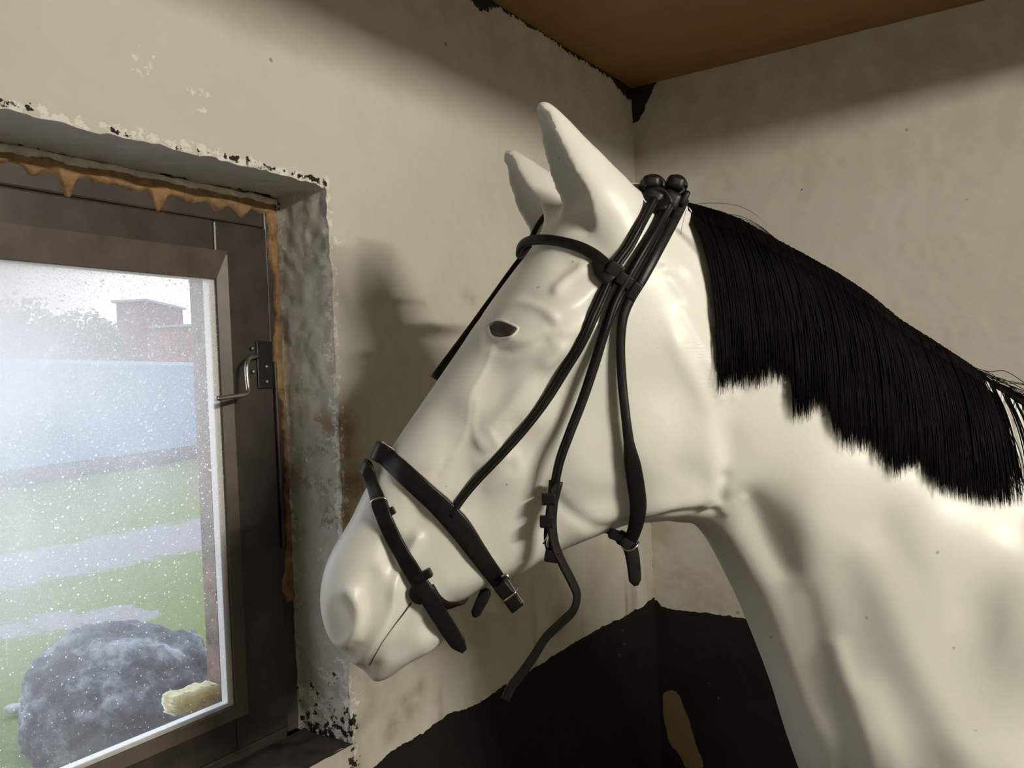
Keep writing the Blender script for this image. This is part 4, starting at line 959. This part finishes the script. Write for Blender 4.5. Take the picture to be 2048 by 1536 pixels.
for a in ((1252, 1080, 32, 26, -.5), (1231, 1070, 24, 18, -.4)): keeper(*a, dth + .008, None, 'keeper', .007, 'throat_strap')
bc = np.array(free([(1243, 1093, 0), (1252, 1101, -.004), (1264, 1100, -.006), (1275, 1090, -.004), (1277, 1084, 0)], dth - .003)); adopt(mesh_obj('buckle', *tube(cat(bc, 20), .0011, 8), M_steel), bridle)
# loops at the poll: the folded headpiece ends
def loop_roll(px, py, rx, ry, dep, tilt, wid, name):
    th_ = np.linspace(-.4, 2 * np.pi - .9, 40); c0 = CAM + ray(px, py) * dep; ca, sa = math.cos(tilt), math.sin(tilt)
    ex = RH * ca + UPV * sa; ey = -RH * sa + UPV * ca
    pts = c0 + (np.cos(th_) * rx * PXM)[:, None] * ex + (np.sin(th_) * ry * PXM)[:, None] * ey + (np.linspace(-.5, .5, 40) * .006)[:, None] * FW
    nr = (np.cos(th_))[:, None] * ex + (np.sin(th_))[:, None] * ey
    adopt(mesh_obj(name, *sweep(pts, nr, wid, .0042, 12, 3), M_leather), bridle)
DP = .945
crown = cat(np.vstack([pixw(np.array([1296., 1312., 1326.]), np.array([418., 396., 384.]), np.array([.070, .055, .030])), pixw(np.array([1330., 1328., 1318.]), np.array([382., 388., 402.]), np.array([0, -.03, -.06]))]), 30)
adopt(mesh_obj('headpiece', *sweep(crown, np.tile(UPV * .9 - FW * .3, (30, 1)), .021, .0045, 14, 3), M_leather), bridle)
loop_roll(1304, 372, 17, 13, DP - .055, -.2, .011, 'strap_loop'); loop_roll(1350, 375, 14, 15, DP - .055, .1, .011, 'strap_loop')
loop_roll(1318, 402, 22, 15, DP - .062, -.9, .010, 'strap_loop'); loop_roll(1290, 384, 6, 8, DP - .05, .3, .006, 'strap_loop')
for a in ((1305, 398, 40, 34, -.5), (1340, 404, 36, 40, -.5), (1366, 400, 13, 34, -.5), (1302, 366, 34, 24, -.1), (1350, 368, 34, 26, -.35)): keeper(*a, DP - .062, None, 'keeper', .011, 'headpiece', .34)
# browband: from the near keepers over the forehead and away round the far side
nb = 26
P1, N1, _ = strap_pts([(1232, 552, .010), (1215, 535, .009), (1192, 512, .006), (1160, 494, .005), (1120, 483, .006), (1090, 478, .010)], nb)
ctr = [(1066, 479, .030), (1046, 487, .012), (1037, 500, -.004), (1040, 509, -.020), (1054, 497, -.045), (1062, 478, -.058), (1076, 450, -.066), (1098, 424, -.074), (1130, 410, -.084), (1150, 404, -.09)]
c_ = cat(np.array(ctr) * np.array([1, 1, 1700]), 44); P2_ = pixw(c_[:, 0], c_[:, 1], c_[:, 2] / 1700)
fr = []
for px, py, w in c_:
    fr.append(-RH * 1.0 + UPV * .35 - FW * (.9 if w > -10 else .1))
N2_ = np.array(fr, float); PB = np.vstack([P1, P2_]); NB = np.vstack([N1, N2_ / np.linalg.norm(N2_, axis=1)[:, None]])
for _ in range(3):
    PB[1:-1] = (PB[:-2] + 2 * PB[1:-1] + PB[2:]) / 4; NB[1:-1] = (NB[:-2] + 2 * NB[1:-1] + NB[2:]) / 4
adopt(mesh_obj('browband', *sweep(PB, NB, prof([30, 24, 21, 20, 20, 20, 20, 20, 21, 22, 22], len(PB)) * PXM / 2, .0034, 14, 2.4), M_leather), bridle)
add_strap('browband_end', [(1195, 520, .006), (1212, 545, .010), (1226, 560, .010)], [28, 42, 34], thick=.003, n=16)
for px, py, w_, h_ in ((1229, 541, 30, 26), (1248, 562, 30, 24), (1268, 584, 18, 34)):
    a, b = hit(px, py); keeper(px, py, w_, h_, -.62, (a - CAM) @ FW - .009, None, 'keeper', .0055, 'browband')
# far cheek piece showing past the line of the nose
cf = [(1060, 492, -.052), (1036, 514, -.053), (985, 583, -.052), (930, 662, -.048), (885, 727, -.046), (866, 756, -.046)]
c_ = cat(np.array(cf) * np.array([1, 1, 1700]), 40); Pf = pixw(c_[:, 0] + 5, c_[:, 1] + 3, c_[:, 2] / 1700)
adopt(mesh_obj('cheek_strap', *sweep(Pf, np.tile(-RH + .4 * UPV, (40, 1)), .005, prof([11, 10, 10, 13, 18, 24], 40) * PXM / 2, 10, 2.4), M_leather_brown), bridle)
# noseband: wraps over the nose to the far side
def to_flat(Pw):
    X = (Pw @ RH); Z = (Pw @ FW); h = Pw[:, 2]; out = []
    for x, z, hh in zip(X, Z, h):
        k = np.argmin((SX - x) ** 2 + (SZ - z) ** 2); out.append((ST[k], hh, (x - SX[k]) * NX[k] + (z - SZ[k]) * NZ[k]))
    return np.array(out)
def wrap_far(px, py, r_out, ang0, n, w_near):
    """arc over the nose line from the near side to the far side"""
    return None
def band(name, near, n, wpx, thick, mat, over, far_keep=1.0, lining=False, lift=.0045):
    P_, nr, _ = strap_pts(near, n, lift); f = to_flat(P_); fn = to_flat(P_ + nr * .01) - f
    k = int(n * far_keep); fm = f[:k][::-1].copy(); fm[:, 2] *= -1; fnm = fn[:k][::-1].copy(); fnm[:, 2] *= -1
    o_ = np.array([(*F([(a, b)])[0], w) for a, b, w in over]); on = np.array([(-.9, .45, w * 12) for a, b, w in over])
    Fp = np.vstack([fm, o_, f]); Fn = np.vstack([fnm / .01, on, fn / .01]); Pw = flat2world(Fp[:, 0], Fp[:, 1], Fp[:, 2]); Pn = flat2world(Fp[:, 0] + Fn[:, 0] * .01, Fp[:, 1] + Fn[:, 1] * .01, Fp[:, 2] + Fn[:, 2] * .01) - Pw
    Pn /= np.linalg.norm(Pn, axis=1)[:, None]
    for _ in range(4):
        Pw[1:-1] = (Pw[:-2] + 2 * Pw[1:-1] + Pw[2:]) / 4; Pn[1:-1] = (Pn[:-2] + 2 * Pn[1:-1] + Pn[2:]) / 4
    w_ = prof(wpx, n) * PXM / 2; wid = np.r_[w_[:k][::-1], np.full(len(o_), w_[0]), w_]
    o = mesh_obj(name, *sweep(Pw, Pn, wid, thick, 14, 4), mat); adopt(o, bridle)
    if lining:
        nn_ = Pn / np.linalg.norm(Pn, axis=1)[:, None]
        ol = mesh_obj('lining', *sweep(Pw - nn_ * thick * 1.3, nn_, wid * 1.06, thick * .5, 12, 4), M_lining); adopt(ol, bridle)
        under(ol, 'noseband'); ol['label'] = 'pale lining under the noseband'
    return o
band('noseband', [(768, 908, .005), (782, 922), (812, 950), (850, 985), (888, 1020), (922, 1058), (950, 1098), (980, 1140), (1004, 1172, .006), (1022, 1198, .010), (1036, 1218, .012)], 70, [36, 37, 38, 38, 40, 42, 38, 34, 32, 30, 28], .0026, M_leather,
     [(757, 898, -.036), (748, 899, -.018), (745, 900, .0), (748, 899, .018), (757, 900, .036)], .8, True)
a, b = hit(960, 1120); dn = (a - CAM) @ FW
keeper(1010, 1182, 34, 26, -.95, dn - .006, None, 'keeper', .006, 'noseband')
adopt(mesh_obj('buckle', *tube(cat(free([(1003, 1204, .002), (1012, 1200, -.008), (1022, 1192, -.009), (1031, 1184, -.008), (1034, 1176, .002)], dn - .006), 18), .0013, 8), M_steel), bridle)
adopt(mesh_obj('buckle_bar', *tube(free([(1003, 1153, 0), (1012, 1150, 0), (1020, 1156, 0)], dn), .0024, 8), M_steel), bridle)
# flash strap lower on the nose
band('flash_strap', [(734, 934, .006), (742, 962, .004), (752, 990), (766, 1030), (786, 1075), (808, 1115), (832, 1155, .005), (852, 1185, .009), (874, 1222, .014), (898, 1260, .016), (914, 1284, .016), (929, 1302, .016)], 80, [26, 25, 24, 28, 30, 29, 29, 29, 30, 30, 30, 31, 31, 31, 31, 32, 32, 32, 32, 32, 31, 30, 12], .0022, M_leather,
     [(727, 928, -.030), (724, 932, -.012), (723, 936, .004), (726, 934, .022)], .55)
a, b = hit(762, 1008); dfl = (a - CAM) @ FW
adopt(mesh_obj('buckle', *tube(cat(free([(745, 1012, .002), (743, 1004, -.004), (752, 998, -.006), (768, 996, -.006), (774, 1003, -.004), (776, 1012, .002)], dfl), 20), .0014, 8), M_steel), bridle)
keeper(780, 1024, 14, 20, -1.1, dfl - .004, None, 'keeper', .0045, 'flash_strap'); keeper(846, 1152, 34, 16, .42, dfl - .006, None, 'keeper', .005, 'flash_strap'); keeper(762, 1016, 28, 22, .35, dfl - .006, None, 'keeper', .003, 'flash_strap')
# black round rubber at the corner of the mouth
def disc(px, py, r, dep):
    bm = bmesh.new(); bmesh.ops.create_uvsphere(bm, u_segments=28, v_segments=14, radius=1); c0 = CAM + ray(px, py) * dep
    V = [c0 + RH * v.co.x * r * PXM + UPV * v.co.y * r * PXM + FW * v.co.z * .003 for v in bm.verts]; Fc = [tuple(v.index for v in f.verts) for f in bm.faces]; bm.free()
    adopt(mesh_obj('rubber_stop', V, Fc, M_leather), bridle)
a, b = hit(836, 1180); disc(840, 1187, 20, (a - CAM) @ FW - .006)
# lower strap passing under the chin groove, and the loose tail behind it
dch = dfl + .01
adopt(mesh_obj('chin_strap', *sweep(cat(np.vstack([free([(858, 1172, -.01), (872, 1196, -.006), (890, 1210, 0), (910, 1210, .012)], dch), pixw(np.array([925., 936.]), np.array([1200., 1184.]), np.array([-.01, -.035]))]), 30), np.tile(-FW - .7 * UPV, (30, 1)), prof([20, 22, 22, 20, 18], 30) * PXM / 2, .0022, 12, 3), M_leather_brown), bridle)
adopt(mesh_obj('strap_tail', *sweep(cat(np.vstack([pixw(np.array([974., 966., 956., 948.]), np.array([1176., 1196., 1216., 1234.]), np.array([-.035, -.034, -.034, -.034]))]), 24), np.tile(-FW, (24, 1)), prof([16, 24, 24, 24, 23, 22, 21, 20, 9], 24) * PXM / 2, .0019, 10, 4), M_leather), bridle)

for nm, pn in (('buckle', 'strap_tail'), ('buckle.001', 'throat_strap'), ('buckle.002', 'noseband'), ('buckle_bar', 'noseband'), ('buckle.003', 'flash_strap')):
    under(bpy.data.objects[nm], pn); bpy.data.objects[nm]['label'] = 'small metal ' + ('bar' if 'bar' in nm else 'buckle')
# ------------------------------------------------------------------ mane
CREST = np.array([(1372, 414), (1400, 421), (1440, 432), (1480, 447), (1510, 464), (1560, 492), (1620, 524), (1680, 558), (1740, 598), (1800, 648), (1870, 692), (1940, 738), (1990, 775), (2048, 812), (2120, 852), (2200, 897)], float)
TIP = np.array([(1425, 778), (1440, 776), (1465, 770), (1500, 766), (1520, 769), (1540, 757), (1582, 757), (1586, 832), (1605, 834), (1640, 815), (1656, 816), (1668, 858), (1690, 888), (1722, 895), (1738, 886), (1752, 908), (1785, 944), (1800, 946), (1815, 932), (1842, 936), (1862, 962), (1900, 984), (1940, 998), (1985, 1004), (2020, 1010), (2060, 1015), (2120, 1040), (2240, 1080)], float)
def crest_y(x): return np.interp(x, CREST[:, 0], CREST[:, 1])
def strand(x0, dx_extra=0.0, lift=.006, short=1.0, n=14, over=0.0):
    y0 = crest_y(x0); f = min(1, max(0, (x0 - 1372) / 60)); sh = 62 + (1 - f) * 4
    xe = x0 + sh + dx_extra; ye = np.interp(xe, TIP[:, 0], TIP[:, 1]); ye = y0 + (ye - y0) * short
    s = np.linspace(0, 1, n); y = y0 + (ye - y0) * s; L = 105
    x = x0 + sh * (1 - np.exp(-(y - y0) / L)) / (1 - np.exp(-(ye - y0) / L) + 1e-6) + dx_extra * s ** 1.5
    return np.stack([x, y], -1)
def place(px, lift, over=.0):
    """2-D strand onto the neck surface"""
    w = np.full(len(px), .05)
    for _ in range(5):
        t, h = pix2flat(px[:, 0], px[:, 1], w); w = wsurf_at(t, h) + lift
    w = np.asarray(w); k = min(3, len(w) - 1); w[0] = min(w[0], .012); w[1] = min(w[1], w[2] if len(w) > 2 else w[1])
    t, h = pix2flat(px[:, 0], px[:, 1], w)
    return flat2world(t, h, w)
# solid under-layer
nx = 150; xs0 = np.linspace(1373, 2190, nx); cols = []
for i, x0 in enumerate(xs0):
    s_ = strand(x0, 0, .004, .90 if x0 < 1935 else (.86 if x0 < 1958 else .09), 16); lf = np.linspace(.004, .0045, 16); cols.append(place(s_, lf))
cols = np.array(cols); outer = cols.copy(); vdir = (CAM - cols); vdir /= np.linalg.norm(vdir, axis=-1)[..., None]; outer = cols + vdir * .004
outer[:, 0, 2] += .006
gap = (xs0 > 1958) & (xs0 < 1992)
qs = grid_faces(nx, 16); keep = np.ones((nx - 1, 15), bool); jj = np.argmax(xs0 > 1958); keep[jj - 1] = False
qk = grid_faces(nx, 16, keep)
mV = np.concatenate([outer.reshape(-1, 3), cols.reshape(-1, 3)]); mQ = np.concatenate([qk, qk[:, ::-1] + nx * 16])
mane = thing('mane_holder', '', '', (0, 0, 0)); bpy.data.objects.remove(mane)
V_l = [mV]; Q_l = [mQ]; o_n = len(mV)
def add_ribbon(Pw, r, view=True):
    """four-sided hair strand, tapered to the tip"""
    global o_n
    n = len(Pw); T = np.gradient(Pw, axis=0); T /= np.linalg.norm(T, axis=1)[:, None] + 1e-12
    vd = CAM - Pw; vd /= np.linalg.norm(vd, axis=1)[:, None]; B = np.cross(T, vd); B /= np.linalg.norm(B, axis=1)[:, None] + 1e-12; D = np.cross(B, T)
    rr = (r * np.clip((1.02 - np.linspace(0, 1, n)) * 3.0, .12, 1))[:, None]
    ring = np.stack([Pw + B * rr, Pw - D * rr * .6, Pw - B * rr, Pw + D * rr * .6], 1)
    V_l.append(ring.reshape(-1, 3)); idx = np.arange(n * 4).reshape(n, 4); nx_ = np.roll(idx, -1, 1)
    Q_l.append(np.stack([idx[:-1], nx_[:-1], nx_[1:], idx[1:]], -1).reshape(-1, 4) + o_n); o_n += n * 4
NS = 3600
clump = rng.random(400)
for i in range(NS):
    x0 = 1373 + (2150 - 1373) * rng.random()
    if x0 > 1960 and rng.random() < .96: continue
    c_ = clump[int((x0 - 1372) / 3.1) % 400]
    s_ = strand(x0 + rng.normal() * .5, rng.normal() * 2.5, 0, .955 + .045 * c_ + .022 * rng.normal(), 14)
    if rng.random() < .05: s_ = strand(x0, rng.normal() * 9, 0, 1.03 + .02 * rng.random(), 14)
    Pw = place(s_, .007 + .006 * rng.random()); Pw[0, 2] += .003 * rng.random() + .003
    add_ribbon(Pw, .0005 + .0006 * rng.random())
# fine fly-away hairs
def fly(pts, r=.00022, w=.02, n=24):
    c_ = cat(np.array(pts, float), n); add_ribbon(pixw(c_[:, 0], c_[:, 1], np.linspace(w, w * .6, n)), r)
fly([(1372, 420), (1362, 470), (1372, 520), (1395, 560), (1425, 580)], w=.075)
for k in range(7): fly([(1376, 414 + k), (1400 + 3 * k, 460), (1424 + 2 * k, 520), (1434 + k, 600), (1436 + k * 1.2 - (4 if k < 2 else 0), 700), (1432 + 2 * k, 775 + 6 * (k % 3))], .0004, .09)
for k in range(5): fly([(1440 + 12 * k, 428 + 5 * k), (1480 + 10 * k, 432 + 7 * k), (1520 + 8 * k, 452 + 7 * k), (1560 + 12 * k, 486 + 9 * k)], .0003, .0)
fly([(1380, 410), (1420, 406), (1470, 410), (1510, 428), (1535, 452)])
for k in range(26):
    a = rng.random(); fly([(1930 + 20 * a, 728 + 14 * a), (1975 + 10 * a, 742 + 26 * a + 4 * rng.normal()), (2010, 752 + 42 * a + 6 * rng.normal()), (2060, 765 + 60 * a + 12 * rng.normal()), (2120, 800 + 70 * a)], .0004, .02)
for k in range(50):
    a = rng.random(); x_ = 1962 + 30 * a
    add_ribbon(place(cat(np.array([(x_, crest_y(x_) + 4), (x_ + 22 + 4 * rng.normal(), 850), (x_ + 42 + 6 * rng.normal(), 930), (x_ + 56 + 9 * rng.normal(), 990 + 24 * rng.random())]), 14), .008), .0005)
mobj = big_mesh('mane', np.concatenate(V_l), np.concatenate(Q_l), M_hair); adopt(mobj, horse); mobj['label'] = 'straight black hair mane hanging down the neck'

# ------------------------------------------------------------------ lamp
def lamp():
    c0 = LAMP; t = thing('ceiling_lamp', 'fluorescent strip lamp with a deep white reflector hanging under the ceiling', 'lamp', (c0[0], c0[1], ZC))
    hl = .22; m = bpy.data.materials.new('lamp_tube'); m.use_nodes = True; nt = m.node_tree; bs = nt.nodes['Principled BSDF']
    bs.inputs['Emission Color'].default_value = (1.0, .94, .81, 1); bs.inputs['Emission Strength'].default_value = LAMP_STRENGTH; bs.inputs['Base Color'].default_value = (.8, .8, .8, 1)
    adopt(mesh_obj('tube', *tube([(c0[0], c0[1] - hl, c0[2]), (c0[0], c0[1], c0[2]), (c0[0], c0[1] + hl, c0[2])], .006, 12), m), t)
    hw = .22; z0 = c0[2] - .065 * hw; th_ = .003; hy = hl + .22
    adopt(join_boxes('reflector', [(c0[0] - hw, c0[0] + hw, c0[1] - hy, c0[1] + hy, z0 + .045, z0 + .048), (c0[0] - hw, c0[0] - hw + th_, c0[1] - hy, c0[1] + hy, z0, z0 + .046), (c0[0] + hw - th_, c0[0] + hw, c0[1] - hy, c0[1] + hy, z0, z0 + .046),
        (c0[0] - hw, c0[0] + hw, c0[1] - hy, c0[1] - hy + th_, z0, z0 + .046), (c0[0] - hw, c0[0] + hw, c0[1] + hy - th_, c0[1] + hy, z0, z0 + .046)], M_housing), t)
    for yy in (-.19, .19): adopt(box('hanger', c0[0] - .01, c0[0] + .01, c0[1] + yy - .01, c0[1] + yy + .01, z0 + .036, ZC, M_black_metal), t)
lamp()
